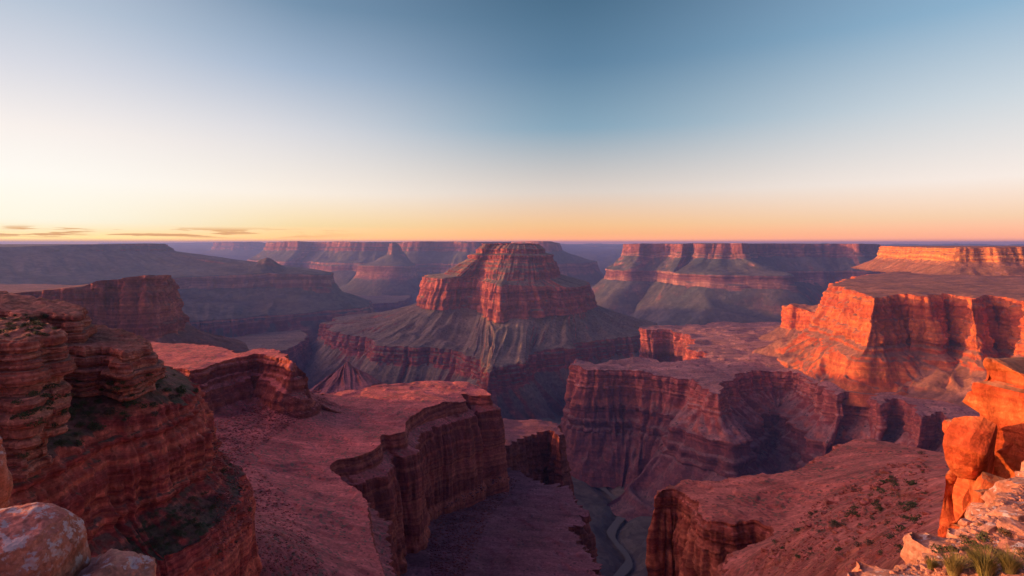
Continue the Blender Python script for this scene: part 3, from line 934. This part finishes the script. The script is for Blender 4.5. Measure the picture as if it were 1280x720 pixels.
# pink bench
zp = -150.
A = np.array([p(440, 800, zp), p(482, 740, zp), p(476, 705, zp), p(466, 675, zp), p(460, 645, zp), p(455, 624, zp), p(438, 606, zp), p(413, 588, zp), p(420, 577, zp), p(448, 570, zp), p(474, 558, zp), p(476, 546, zp), p(504, 541, zp), p(508, 524, zp), p(530, 512, zp), p(557, 505, zp), p(582, 499, zp), p(576, 491, zp),
              p(600, 492, zp), p(613, 492, zp), p(604, 484, zp), p(585, 478, zp), p(560, 476, zp), p(520, 477, zp), p(470, 483, zp), p(420, 490, zp), p(380, 492, zp), p(250, 490, zp), (-480, 520, -140), (-420, 230, -125), (-200, 190, -140)])
B = off(A, 2.5, zp - 11)
i0 = np.ones(len(A))
i0[20:28] = .25
B2 = off(A, 2.5 + 9 * i0, zp - 15)
B3 = off(A, 2.5 + 17 * i0, zp - 98)
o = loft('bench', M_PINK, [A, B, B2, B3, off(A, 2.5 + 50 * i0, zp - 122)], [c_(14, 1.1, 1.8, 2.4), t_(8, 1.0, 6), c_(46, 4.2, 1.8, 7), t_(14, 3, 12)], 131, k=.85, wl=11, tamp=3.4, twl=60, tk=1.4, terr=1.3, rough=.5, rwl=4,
         ctrl=[p(330, 560, -143), p(300, 640, -132), p(270, 700, -122), p(380, 640, -142), p(420, 520, -149), p(330, 520, -140), p(430, 690, -146), (-230, 330, -120)])
tag(o, 'wide smooth pink bench left of centre with a notched cliff edge', 'bench')

# raised red ledge on the bench
A = np.array([p(130, 462, -100), p(200, 458, -100), p(240, 463, -100), p(270, 455, -100), p(300, 447, -99), p(325, 442, -98), p(348, 450, -100), p(362, 462, -104), p(376, 470, -111), p(384, 476, -118), p(380, 468, -111), p(366, 453, -100), p(345, 437, -97), p(318, 436, -97), p(300, 441, -98), p(280, 434, -98), p(245, 430, -98), p(190, 428, -98), (-560, 560, -95), (-560, 440, -98)])
B = off(A, 4, None, -15)
D = off(B, 6, None, -3)
E_ = off(D, 5, None, -14)
B[:, 2] = np.maximum(B[:, 2], -134)
D[:, 2] = np.maximum(D[:, 2], -137)
E_[:, 2] = np.maximum(E_[:, 2], -144)
o = loft('ledge', M_PINK, [A, B, D, E_, off(E_, 40, -152)], [c_(20, 4, 2.4, 3), t_(6, .8), c_(18, 4, 1.6, 4), t_(12, 3, 14)], 135, k=.85, wl=12, tamp=1.2, twl=30, tk=2, rough=.5, rwl=4)
tag(o, 'raised red ledge with a banded front, between the pink bench and the left red wall', 'ledge')

# promontory on the left
A = np.array([(-160, 55, -40), (-110, 70, -41), p(-60, 612, -41), p(0, 600, -41), p(40, 588, -41), p(62, 576, -41), p(100, 560, -41), p(130, 546, -41), p(165, 536, -41), p(196, 525, -40.5), p(222, 512, -40), p(240, 500, -40), p(247, 488, -40), p(240, 474, -40), p(220, 462, -40), p(190, 452, -40), (-160, 215, -38), (-235, 244, -22), (-420, 372, -20), (-520, 380, -4), (-480, 60, 2), (-230, 50, -10)])  # last points, out of view at left, added to shade the red bench
B = off(A, 1.2, None, -6)
B2 = off(A, 2.2, None, -8)
B3 = off(A, 3.6, None, -19)
fr = np.zeros(len(A))
fr[2:14] = np.sin(np.linspace(.35, 2.6, 12))
B4 = off(A, 5 + 9 * fr, None, -25)
B5 = off(A, 6 + 10 * fr, None, -32)
o = loft('promontory', M_NEARL, [A, B, B2, B3, B4, B5, off(A, 8 + 10 * fr, -116)],
         [c_(18, 1.8, 1.2, 1.5), dict(k='l', n=5, a=1.8, s=.3), c_(40, 2.6, 1.1, 2.0), t_(14, .8, 6), c_(20, 1.8, .8, 2), c_(20, 1.5, .8, 3)], 141, k=.85, wl=5.5, tamp=.7, twl=8, tk=1.8, rough=.35, rwl=1.6,
         ctrl=[q(150, 138, -32.5), q(60, 125, -33), q(190, 140, -34), q(110, 150, -31), q(0, 112, -34), q(170, 126, -36.5), q(-40, 118, -33)])
tag(o, 'dark banded promontory with scrub on its ledge, at the left edge', 'promontory')


# layered outcrops on the promontory: stacks of beds of uneven width
def stack(label, outline, grow, ztop, zbot, seed, beds=8, tilt=(0, 0), bulge=.55, wob=1.3, ctrl=()):
    """outline: columns and distances of the crown; grow: outward growth (m) at heights from the crown to the foot"""
    C0 = densify(np.array([q(a, d, 0) for a, d in outline]), 5)
    rs = np.random.RandomState(seed)
    th = rs.uniform(.6, 1.5, beds)
    zs = ztop + np.concatenate([[0], np.cumsum(th)]) / th.sum() * (zbot - ztop)
    C, segs = [], []
    cx, cy = C0[:, 0].mean(), C0[:, 1].mean()
    for i in range(beds):
        u = (zs[i] + zs[i + 1] - 2 * ztop) / 2 / (zbot - ztop)
        g = np.interp(u, np.linspace(0, 1, len(grow)), grow) + rs.uniform(-.7, .7)
        w = g + wob * gn(C0[:, 0] / 5.5, C0[:, 1] / 5.5, i * .55, seed) + .5 * wob * gn(C0[:, 0] / 2.2, C0[:, 1] / 2.2, i * .9, seed + 1)
        for f, b in ((0, -.25), (.25, .75), (.7, 1.0), (1, 0)):
            A = off(C0, w + b * bulge, zs[i] + (zs[i + 1] - zs[i]) * f)
            A[:, 2] += tilt[0] * (A[:, 0] - cx) + tilt[1] * (A[:, 1] - cy)
            C.append(A)
            segs.append(c_(5 if f < 1 else 2, .35, .35, .5))
    o = loft('layered_outcrop', M_CAKE, C, segs[:-1], seed, k=.75, wl=1.7, tamp=.7, twl=3, tk=1.5, rough=.2, rwl=.8, sm=2, ctrl=ctrl)
    return tag(o, label, 'rock outcrop')


stack('bulging layered rock stack with green scrub on its crown, at the left edge',
      [(-110, 92), (-50, 89), (-5, 92), (34, 93), (52, 97), (76, 100), (66, 106), (40, 113), (0, 117), (-60, 116), (-110, 110)], [-.8, .4, 1.2, .5, 1.0, -.6, -2.4, -2.5], -16, -40, 151, 12, (.01, .02), .6, 1.5)
stack('highest layered rock shelf with a ragged crest behind the bulging stack',
      [(-120, 124), (-50, 121), (0, 124), (30, 121), (56, 127), (92, 128), (112, 136), (80, 143), (20, 147), (-60, 147), (-140, 140)], [-1.5, .2, 1, 2.2, 3.2, 3.6, 4], -14.2, -36, 153, 10, (-.11, 0), .5, 1.7)
stack('long tongue of thin overhanging rock ledges reaching right from the shelf',
      [(60, 126), (100, 122), (130, 125), (150, 121), (178, 126), (197, 131), (190, 138), (150, 146), (100, 148), (60, 142)], [-2.4, -.6, .4, -.3, .5, -1.2, -2], -23, -33.5, 155, 7, (-.09, .03), .5, 1.7)


# ------------------------------------------------------------------ angular rocks and boulders
def cube_sphere(n):
    g = np.linspace(-1, 1, n)
    V, Q, base = [], [], 0
    for ax in range(3):
        for s in (-1, 1):
            a, b = np.meshgrid(g, g, indexing='ij')
            c = np.full_like(a, s)
            P = [None] * 3
            P[ax], P[(ax + 1) % 3], P[(ax + 2) % 3] = c, a, b
            V.append(np.stack([x.ravel() for x in P], 1))
            i = np.arange(n - 1)
            I, J = np.meshgrid(i, i, indexing='ij')
            k0 = base + I * n + J
            f = np.stack([k0, k0 + n, k0 + n + 1, k0 + 1], -1).reshape(-1, 4)
            Q.append(f if s > 0 else f[:, ::-1])
            base += n * n
    V, Q = np.concatenate(V), np.concatenate(Q)
    _, idx, inv = np.unique(np.round(V, 6), axis=0, return_index=True, return_inverse=True)
    return V[idx], inv.ravel()[Q]


def rock_shape(size, seed, n=40, power=.5, cuts=10, cut=(.72, .95), rough=.05, strata=0., rot=(0, 0, 0), sh=.3, cleft=0., flat=False):
    """an angular block: a rounded cube with chips cut off by planes, then weathered"""
    V, Q = cube_sphere(n)
    D = V / np.linalg.norm(V, axis=1)[:, None]
    P = np.sign(D) * np.abs(D) ** power
    P /= np.abs(P).max(0)
    rs = np.random.RandomState(seed)
    for _ in range(cuts):
        m = rs.normal(size=3)
        m /= np.linalg.norm(m)
        h = rs.uniform(*cut) * np.max(P @ m)
        e = np.maximum(P @ m - h, 0)
        P = P - e[:, None] * m * .96
    P = P * (np.array(size) / 2)
    s = max(size)
    f = s * .22
    rad = fbm(P[:, 0] / f, P[:, 1] / f, P[:, 2] / f, seed, 5, .55)
    P = P + D * (rough * s * rad)[:, None]
    if cleft:
        f = s * .3
        P = P + D * [1, 1, .2] * (cleft * s * (np.minimum(3 * np.abs(gn(P[:, 0] / f, P[:, 1] / f, P[:, 2] / (f * 3.2), seed + 7)), 1) - 1 + .35 * (np.minimum(3 * np.abs(gn(P[:, 0] / f * 2.3, P[:, 1] / f * 2.3, P[:, 2] / (f * 1.2), seed + 8)), 1) - 1)))[:, None]
    if strata:
        w = P[:, 2] / sh + .4 * gn(P[:, 0] / s * 2, P[:, 1] / s * 2, 0, seed + 4)
        i = np.floor(w).astype(int)
        tab = rs.rand(512)
        fr_ = sstep(.6, 1, w - i)
        v = tab[i % 512] * (1 - fr_) + tab[(i + 1) % 512] * fr_
        Dh = D.copy()
        Dh[:, 2] = 0
        P = P + Dh * (strata * (v - .5))[:, None]
    from mathutils import Euler
    Rm = np.array(Euler([R(a) for a in rot]).to_matrix())
    return P @ Rm.T, Q


def rock_obj(name, mat, centre, size, seed, label, cat, flat=False, **kw):
    P, Q = rock_shape(size, seed, **kw)
    lo_ = P[:, 2].min()
    c = np.array(centre, float)
    loc = (c[0], c[1], c[2] + lo_)
    TERRAIN.append((P + c, np.concatenate([Q[:, [0, 1, 2]], Q[:, [0, 2, 3]]])))
    P = P - [0, 0, lo_]
    return tag(link(name, mesh_from(name, P, Q, None, not flat, [mat]), loc), label, cat)


# red bench with the gravel slope, right
zr = -100.
A = np.array([p(820, 614, zr), p(836, 610, zr), p(850, 613, zr), p(866, 626, zr), p(876, 642, zr), p(890, 652, zr), p(915, 656, zr), p(940, 655, zr), p(958, 660, zr), p(960, 668, zr), p(940, 680, zr), p(915, 692, zr), p(900, 704, zr), p(905, 735, zr), p(960, 742, -80), p(1020, 746, -58), p(1090, 746, -38), p(1130, 742, -27), (33, 30, -20), (60, 24, -18), (110, 60, -34), (190, 150, -64), (290, 280, -95),
              p(1220, 566, zr), p(1160, 560, zr), p(1128, 553, zr), p(1090, 548, zr), p(1052, 552, zr), p(1030, 566, zr), p(1004, 580, zr), p(970, 590, zr), p(940, 594, zr), p(900, 597, zr), p(858, 598, zr), p(836, 603, zr)])
A = A[::-1]
B = off(A, .8, None, -7)
B2 = off(A, 2.4, None, -10)
B3 = off(A, 3.6, None, -62)
o = loft('bench', M_REDB, [A, B, B2, B3, off(A, 40, -220)], [c_(18, 2.0, 2.2, 1.8), t_(6, .8, 5), c_(38, 4, 1.4, 5), t_(14, 5, 16)], 161, k=.8, wl=8, tamp=1.7, twl=30, tk=1.3, terr=.8, rough=.45, rwl=3,
         ctrl=[p(1100, 640, -68), p(1150, 600, -72), p(1150, 640, -54), p(1050, 680, -66), p(1000, 660, -82), p(960, 700, -88), p(1140, 690, -38), p(1100, 700, -44), p(1060, 575, -97), p(1090, 565, -95), p(1000, 620, -97), p(1120, 590, -86), p(1020, 725, -62), p(1180, 600, -60)])
tag(o, 'salmon red bench right of the river with an overhung notch in its left rim', 'bench')

# the rim the camera stands over, with the pale slope at the right
A = np.array([(-30, 4, -6), (-9, 6.9, -4.5), (-4.6, 7.0, -4.55), (-3.0, 6.0, -4.6), (0, 4.5, -4.7), (2.8, 5.4, -4.4), pd(1075, 730, 6.8), pd(1098, 716, 7.0), pd(1130, 701, 7.2), pd(1162, 688, 7.6), pd(1196, 664, 8.4), pd(1230, 637, 9.4), pd(1262, 608, 10.6), pd(1300, 580, 12.2), (20, 17, -4.2), (40, 14, -3.5), (40, -14, -3), (0, -16, -3.5), (-30, -14, -4)])
B = off(A, .35, None, -.8)
o = loft('canyon_rim', M_RIM, [A, B, off(A, .8, None, -4), off(A, 5, None, -14), off(A, 25, None, -60)], [c_(14, .35, .2, .3), c_(16, .5, .3, .6), c_(12, .8, .4, 1.5), t_(10, 1, 6)], 171, k=.9, wl=.9, tamp=.09, twl=.8, tk=1.5, rough=.06, rwl=.3,
         ctrl=[pd(1270, 715, 6.3), pd(1200, 715, 6.6), pd(1260, 660, 8.2)])
tag(o, kind='structure')

# rock tower at the right edge
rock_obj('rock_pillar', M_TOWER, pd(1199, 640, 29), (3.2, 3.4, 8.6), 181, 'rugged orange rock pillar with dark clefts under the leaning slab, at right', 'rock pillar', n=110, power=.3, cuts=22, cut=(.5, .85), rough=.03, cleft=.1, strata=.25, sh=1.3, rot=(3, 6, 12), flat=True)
rock_obj('leaning_slab', M_TOWER, pd(1217, 557, 27.4), (2.5, 2.0, 3.9), 187, 'smooth glowing orange slab leaning against the rock tower', 'rock slab', n=80, power=.2, cuts=12, cut=(.55, .8), rough=.011, cleft=.008, rot=(4, -22, 28), flat=True)
rock_obj('rock_ledge', M_TOWER, pd(1290, 520, 28), (4.6, 3.6, 5.4), 191, 'layered orange ledge block crowning the rock tower at the right edge', 'rock ledge', n=110, power=.22, cuts=12, cut=(.6, .88), rough=.022, cleft=.04, strata=.55, sh=.75, rot=(2, 4, 14), flat=True)
rock_obj('boulder', M_TOWER, pd(1226, 500, 29.6), (1.7, 1.8, 1.6), 193, 'blocky orange boulder beside the ledge block, above the leaning slab', 'boulder', n=44, power=.22, cuts=12, cut=(.55, .85), rough=.02, strata=.15, sh=.4, rot=(5, 10, 40), flat=True)
rock_obj('rock_pillar', M_TOWER, pd(1270, 600, 28.5), (3.2, 3.2, 5.8), 195, 'shadowed rock pillar under the ledge block behind the leaning slab', 'rock pillar', n=80, power=.3, cuts=14, cut=(.55, .88), rough=.03, cleft=.07, rot=(0, 6, 30), flat=True)
rock_obj('boulder', M_TOWER, pd(1193, 536, 30.2), (.9, 1.0, .9), 196, 'small round knob of rock perched left of the leaning slab', 'boulder', n=24, power=.7, cuts=5, rough=.04)
rock_obj('rock_pillar', M_TOWER, pd(1243, 668, 26.0), (3.0, 2.6, 4.6), 198, 'broken orange rock pillar running down beside the pale slope', 'rock pillar', n=80, power=.28, cuts=18, cut=(.5, .82), rough=.03, cleft=.09, strata=.2, sh=.9, rot=(6, 14, 50), flat=True)
rock_obj('boulder', M_TOWER, pd(1240, 610, 26.5), (1.3, 1.2, 1.5), 197, 'wedge of broken orange rock below the foot of the leaning slab', 'boulder', n=40, power=.25, cuts=14, cut=(.5, .8), rough=.02, rot=(20, 10, 60), flat=True)

# lichen boulder, bottom left
rock_obj('boulder', M_LICHEN, (-6.25, 7.0, -4.12), (1.42, 1.4, 1.5), 201, 'rounded boulder with white lichen blotches at the bottom left corner', 'boulder', n=90, power=.8, cuts=5, cut=(.8, .95), rough=.03)
rock_obj('boulder', M_RIM, (-5.2, 7.1, -4.66), (1.2, 1.1, 1.2), 203, 'low pink rock lump tucked beside the lichen boulder', 'boulder', n=70, power=.6, cuts=8, cut=(.7, .95), rough=.05)
rock_obj('boulder', M_LICHEN, pd(-54, 600, 16), (2.2, 2.2, 3.0), 205, 'weathered pink rock cut off by the left edge behind the lichen boulder', 'boulder', n=50, power=.7, cuts=6, rough=.05)

# ------------------------------------------------------------------ what stands on the ground: find the surface
_V, _T, _n = [], [], 0
for v, t in TERRAIN:
    _V.append(v)
    _T.append(t + _n)
    _n += len(v)
_V, _T = np.concatenate(_V), np.concatenate(_T)
BVH = BVHTree.FromPolygons(_V.tolist(), _T.tolist(), all_triangles=True)


def hit(px, py):
    d = Vector(((px - CX) / F, 1, -(py - CY) / F)).normalized()
    h = BVH.ray_cast(Vector((0, 0, 0)), d, 60000)
    return h[0], h[1], h[3]


rnd = random.Random(11)


def leaf_mat(name, a, b_):
    m, nt, b = new_mat(name)
    oi = nt.nodes.new('ShaderNodeObjectInfo')
    geo = nt.nodes.new('ShaderNodeNewGeometry')
    f = mth(nt, 'MULTIPLY_ADD', geo.outputs['Random Per Island'], .6, mth(nt, 'MULTIPLY', oi.outputs['Random'], .4))
    nt.links.new(mixc(nt, f, a, b_), b.inputs['Base Color'])
    b.inputs['Roughness'].default_value = .7
    return m


M_LEAF = leaf_mat('shrub_leaves', (.035, .05, .018), (.09, .105, .04))
M_DRY = leaf_mat('dry_shrub', (.06, .05, .03), (.13, .10, .06))
M_GRASS = leaf_mat('grass_blades', (.12, .13, .035), (.30, .24, .08))


def shrub_mesh(name, seed, n, mat, leaf=.11):
    rs = np.random.RandomState(seed)
    V, T = [], []
    lobes = [(rs.uniform(-.45, .45), rs.uniform(-.45, .45), rs.uniform(.25, .55), rs.uniform(.3, .5)) for _ in range(6)]
    for i in range(n):
        lx, ly, lz, lr = lobes[rs.randint(6)]
        d = rs.normal(size=3)
        d /= np.linalg.norm(d)
        c = np.array([lx, ly, lz]) + d * lr * rs.uniform(.55, 1) * [1, 1, .75]
        c[2] = max(c[2], .02)
        a, b = rs.normal(size=3), rs.normal(size=3)
        a /= np.linalg.norm(a)
        b -= a * (a @ b)
        b /= np.linalg.norm(b)
        s = leaf * rs.uniform(.6, 1.3)
        k = len(V)
        V += [c - a * s, c + b * s * .5, c + a * s, c - b * s * .5]
        T += [(k, k + 1, k + 2, k + 3)]
    for i in range(7):                      # stems
        an = rs.uniform(0, 6.28)
        tip = np.array([math.cos(an) * .4, math.sin(an) * .4, rs.uniform(.4, .7)])
        k = len(V)
        V += [np.array([-.02, 0, -.1]), np.array([.02, 0, -.1]), tip + [.006, 0, 0], tip - [.006, 0, 0]]
        T += [(k, k + 1, k + 2, k + 3)]
    return mesh_from(name, np.array(V), T, None, False, [mat])


SHRUBS = [shrub_mesh('shrub', 301 + i, 190, M_LEAF) for i in range(3)] + [shrub_mesh('dry_shrub', 311 + i, 150, M_DRY, .1) for i in range(2)]


def scatter(n, region, name, meshes, size, label, cat, group, up=.45, sink=.05, dens=None, dmax=1e9, dmin=0, flat=1.0):
    """things standing on the ground inside a photo region (a polygon of columns and rows)"""
    poly = np.array(region, float)
    x0, y0 = poly.min(0)
    x1, y1 = poly.max(0)
    made, tries = 0, 0
    while made < n and tries < n * 40:
        tries += 1
        a, b = rnd.uniform(x0, x1), rnd.uniform(y0, y1)
        if not inside(np.array([a]), np.array([b]), poly)[0]:
            continue
        if dens is not None and rnd.random() > dens(a, b):
            continue
        h, nrm, d = hit(a, b)
        if h is None or abs(nrm.z) < up or d > dmax or d < dmin:
            continue
        s = size(d) if callable(size) else rnd.uniform(*size)
        o = bpy.data.objects.new(name, rnd.choice(meshes))
        o.location = (h.x, h.y, h.z - sink * s)
        o.rotation_euler = (rnd.uniform(-.1, .1), rnd.uniform(-.1, .1), rnd.uniform(0, 6.28))
        o.scale = (s * rnd.uniform(.85, 1.2), s * rnd.uniform(.85, 1.2), s * rnd.uniform(.7, 1.1) * flat)
        COL.objects.link(o)
        tag(o, label, cat, group)
        made += 1
    return made


GR = SHRUBS[:3]
DR = SHRUBS[3:]
scatter(30, [(0, 393), (45, 393), (72, 404), (70, 420), (0, 420)], 'shrub', GR, (.8, 1.7), 'low green shrub on the crown of the bulging rock stack', 'shrub', 'shrubs on the rock stack', up=.5, flat=.7)
scatter(85, [(15, 500), (80, 470), (150, 465), (225, 470), (246, 490), (225, 510), (160, 535), (95, 560), (20, 590)], 'shrub', GR + DR[:1], (.7, 2.0), 'dark scrubby shrub on the upper ledge of the promontory', 'shrub', 'shrubs on the promontory ledge', up=.5, dmax=200)
scatter(58, [(140, 700), (150, 680), (200, 640), (260, 615), (276, 625), (262, 660), (225, 690), (180, 712)], 'shrub', DR + GR[:1], (.7, 1.5), 'dark bush along the lower terrace edge of the promontory', 'bush', 'bushes on the lower terrace', up=.3, dmax=220, dmin=60)
scatter(76, [(1085, 600), (1155, 565), (1165, 600), (1150, 690), (1080, 700), (1000, 700), (960, 680), (1030, 630)], 'shrub', GR + DR, lambda d: d * rnd.uniform(.003, .0115), 'small shrub dotted over the red gravel slope', 'shrub', 'shrubs on the gravel slope', up=.3, dmin=40)
scatter(3, [(1097, 600), (1118, 597), (1118, 608), (1099, 609)], 'shrub', GR, (1.6, 2.2), 'larger green shrub at the top of the red gravel slope', 'shrub', 'larger shrubs atop the gravel slope', up=.2, dmin=40)
scatter(30, [(275, 570), (330, 600), (400, 690), (380, 720), (260, 720), (270, 640)], 'shrub', DR + GR[:1], (.6, 1.6), 'small dark shrub on the gravelly left side of the pink bench', 'shrub', 'shrubs on the pink bench', up=.3, dmin=60)


# stones
def stone_mesh(name, seed, mat, n=12):
    P, Q = rock_shape((1, .8, .6), seed, n=n, power=.5, cuts=9, cut=(.6, .9), rough=.04)
    P[:, 2] -= P[:, 2].min()
    return mesh_from(name, P, Q, None, False, [mat])


ST_R = [stone_mesh('stone', 321 + i, M_REDB) for i in range(4)]
ST_P = [stone_mesh('stone', 331 + i, M_RIM, 18) for i in range(4)]
scatter(60, [(950, 690), (1040, 620), (1110, 590), (1158, 580), (1160, 680), (1090, 710), (960, 715)], 'stone', ST_R, lambda d: d * rnd.uniform(.003, .012), 'angular red stone lying on the gravel slope', 'stone', 'stones on the gravel slope', up=.3, dmin=40, sink=.2)
for label, px, py, s, sd_ in (('large cream coloured stone with a flat top on the pale slope', 1261, 648, .34, 1), ('second cream stone below the large flat topped one', 1240, 664, .22, 2), ('broad pale stone near the right edge of the slope', 1274, 668, .32, 3), ('pale stone slab along the crest of the slope', 1208, 655, .2, 4), ('tan stone low on the slope at the right edge', 1272, 690, .26, 5)):
    h, nrm, d = hit(px, py)
    o = tag(link('stone', ST_P[sd_ % 4], (h.x, h.y, h.z - .05)), label, 'stone')
    o.scale = (s * 1.5, s * 1.2, s)
    o.rotation_euler = (.1, .2, sd_ * 1.7)
scatter(70, [(1130, 718), (1165, 692), (1200, 668), (1235, 640), (1279, 605), (1279, 719)], 'stone', ST_P, (.04, .15), 'small pale stone scattered on the near slope', 'stone', 'stones on the pale slope', up=.2, dmax=14, sink=.25)
scatter(30, [(1170, 690), (1250, 640), (1279, 640), (1279, 719), (1180, 719)], 'dry_tuft', DR + GR[:1], (.07, .17), 'tiny olive tuft between the stones of the pale slope', 'plant', 'tufts on the pale slope', up=.2, dmax=14)


def grass_mesh(name, seed, n=420, h=1.0, spread=.32):
    rs = np.random.RandomState(seed)
    V, Q = [], []
    for i in range(n):
        an, rad = rs.uniform(0, 6.28), spread * math.sqrt(rs.rand())
        b = np.array([math.cos(an) * rad * .55, math.sin(an) * rad * .55, -.03])
        hh = h * rs.uniform(.5, 1)
        out = np.array([math.cos(an), math.sin(an), 0]) * rs.uniform(.1, .75) * hh + rs.normal(size=3) * [.08, .08, 0]
        w = .011 * rs.uniform(.7, 1.4)
        sd_ = np.array([-math.sin(an), math.cos(an), 0]) * w
        k = len(V)
        for u in (0, .35, .7, 1):
            c = b + out * u ** 1.8 + np.array([0, 0, hh * (u - .18 * u * u)])
            V += [c - sd_ * (1 - u * .9), c + sd_ * (1 - u * .9)]
        for s in range(3):
            Q.append((k + 2 * s, k + 2 * s + 1, k + 2 * s + 3, k + 2 * s + 2))
    return mesh_from(name, np.array(V), Q, None, False, [M_GRASS])


GM = [grass_mesh('grass_tuft', 341 + i) for i in range(3)]
for label, px, py, s in (('tall yellow green grass tuft at the bottom edge of the pale slope', 1232, 719, .42), ('grass tuft left of the tallest one at the bottom edge', 1192, 718, .34), ('sparse grass tuft farthest left on the pale slope', 1164, 712, .2), ('grass tuft in the bottom right corner', 1262, 716, .34), ('small grass tuft behind the tall tufts, among the stones', 1216, 700, .2)):
    h, nrm, d = hit(px, py)
    if h is None:
        continue
    o = tag(link('grass_tuft', rnd.choice(GM), (h.x, h.y, h.z)), label, 'grass tuft')
    o.scale = (s, s, s)
    o.rotation_euler.z = rnd.uniform(0, 6)

# loose rubble too small and too many to count
def rubble(name, n, region, size, mat, dmin=0, dmax=1e9, up=.3):
    poly = np.array(region, float)
    x0, y0 = poly.min(0)
    x1, y1 = poly.max(0)
    V, Q, k = [], [], 0
    base = []
    for i in range(5):
        P, q_ = rock_shape((1, .8, .65), 500 + i, n=4, power=.6, cuts=5, cut=(.6, .9), rough=.05)
        base.append((P, q_))
    made = tries = 0
    while made < n and tries < n * 8:
        tries += 1
        a, b = rnd.uniform(x0, x1), rnd.uniform(y0, y1)
        if not inside(np.array([a]), np.array([b]), poly)[0]:
            continue
        h, nrm, d = hit(a, b)
        if h is None or d < dmin or d > dmax or abs(nrm.z) < up:
            continue
        P, q_ = rnd.choice(base)
        s = d * size * rnd.uniform(.4, 1.0) ** 2
        an = rnd.uniform(0, 6.28)
        c, sn = math.cos(an), math.sin(an)
        W = P * s
        W = np.stack([W[:, 0] * c - W[:, 1] * sn + h.x, W[:, 0] * sn + W[:, 1] * c + h.y, W[:, 2] + h.z + s * .1], 1)
        V.append(W)
        Q.append(q_ + k)
        k += len(W)
        made += 1
    if V:
        tag(link(name, mesh_from(name, np.concatenate(V), np.concatenate(Q), None, False, [mat])), kind='stuff')


rubble('rubble', 1500, [(535, 690), (545, 640), (620, 592), (650, 600), (610, 650), (580, 720), (540, 720)], .0045, M_LOWER, dmin=200)
rubble('gravel', 1500, [(265, 570), (310, 580), (360, 620), (410, 720), (240, 720), (270, 640)], .0038, M_PINK, dmin=60)
rubble('gravel', 1600, [(262, 530), (330, 500), (360, 500), (398, 484), (410, 500), (350, 540), (300, 575), (268, 580)], .0036, M_PINK, dmin=150)
rubble('scree', 1800, [(940, 700), (1030, 620), (1110, 580), (1160, 570), (1165, 640), (1150, 690), (1080, 715), (950, 719)], .0045, M_REDB, dmin=40)
rubble('pebbles', 700, [(1110, 718), (1165, 692), (1235, 638), (1279, 605), (1279, 719)], .008, M_RIM, dmax=15)

# ------------------------------------------------------------------ the air
def build_haze():
    x, y0, y1, z0, z1 = 31000, -31000, 31000, -1300, 34
    V = [(sx * x, yy, zz) for zz in (z0, z1) for yy in (y0, y1) for sx in (-1, 1)]
    Q = [(0, 2, 3, 1), (4, 5, 7, 6), (0, 1, 5, 4), (2, 6, 7, 3), (0, 4, 6, 2), (1, 3, 7, 5)]
    m = bpy.data.materials.new('thin_air')
    m.use_nodes = True
    nt = m.node_tree
    nt.nodes.clear()
    out = nt.nodes.new('ShaderNodeOutputMaterial')
    v = nt.nodes.new('ShaderNodeVolumePrincipled')
    v.inputs['Color'].default_value = (.25, .40, 1.0, 1)
    v.inputs['Density'].default_value = HAZE
    v.inputs['Anisotropy'].default_value = .2
    nt.links.new(v.outputs[0], out.inputs['Volume'])
    tag(link('haze', mesh_from('haze', V, Q, None, False, [m])), kind='stuff')


build_haze()
print('TERRAIN verts', len(_V), 'objects', len(S.objects))
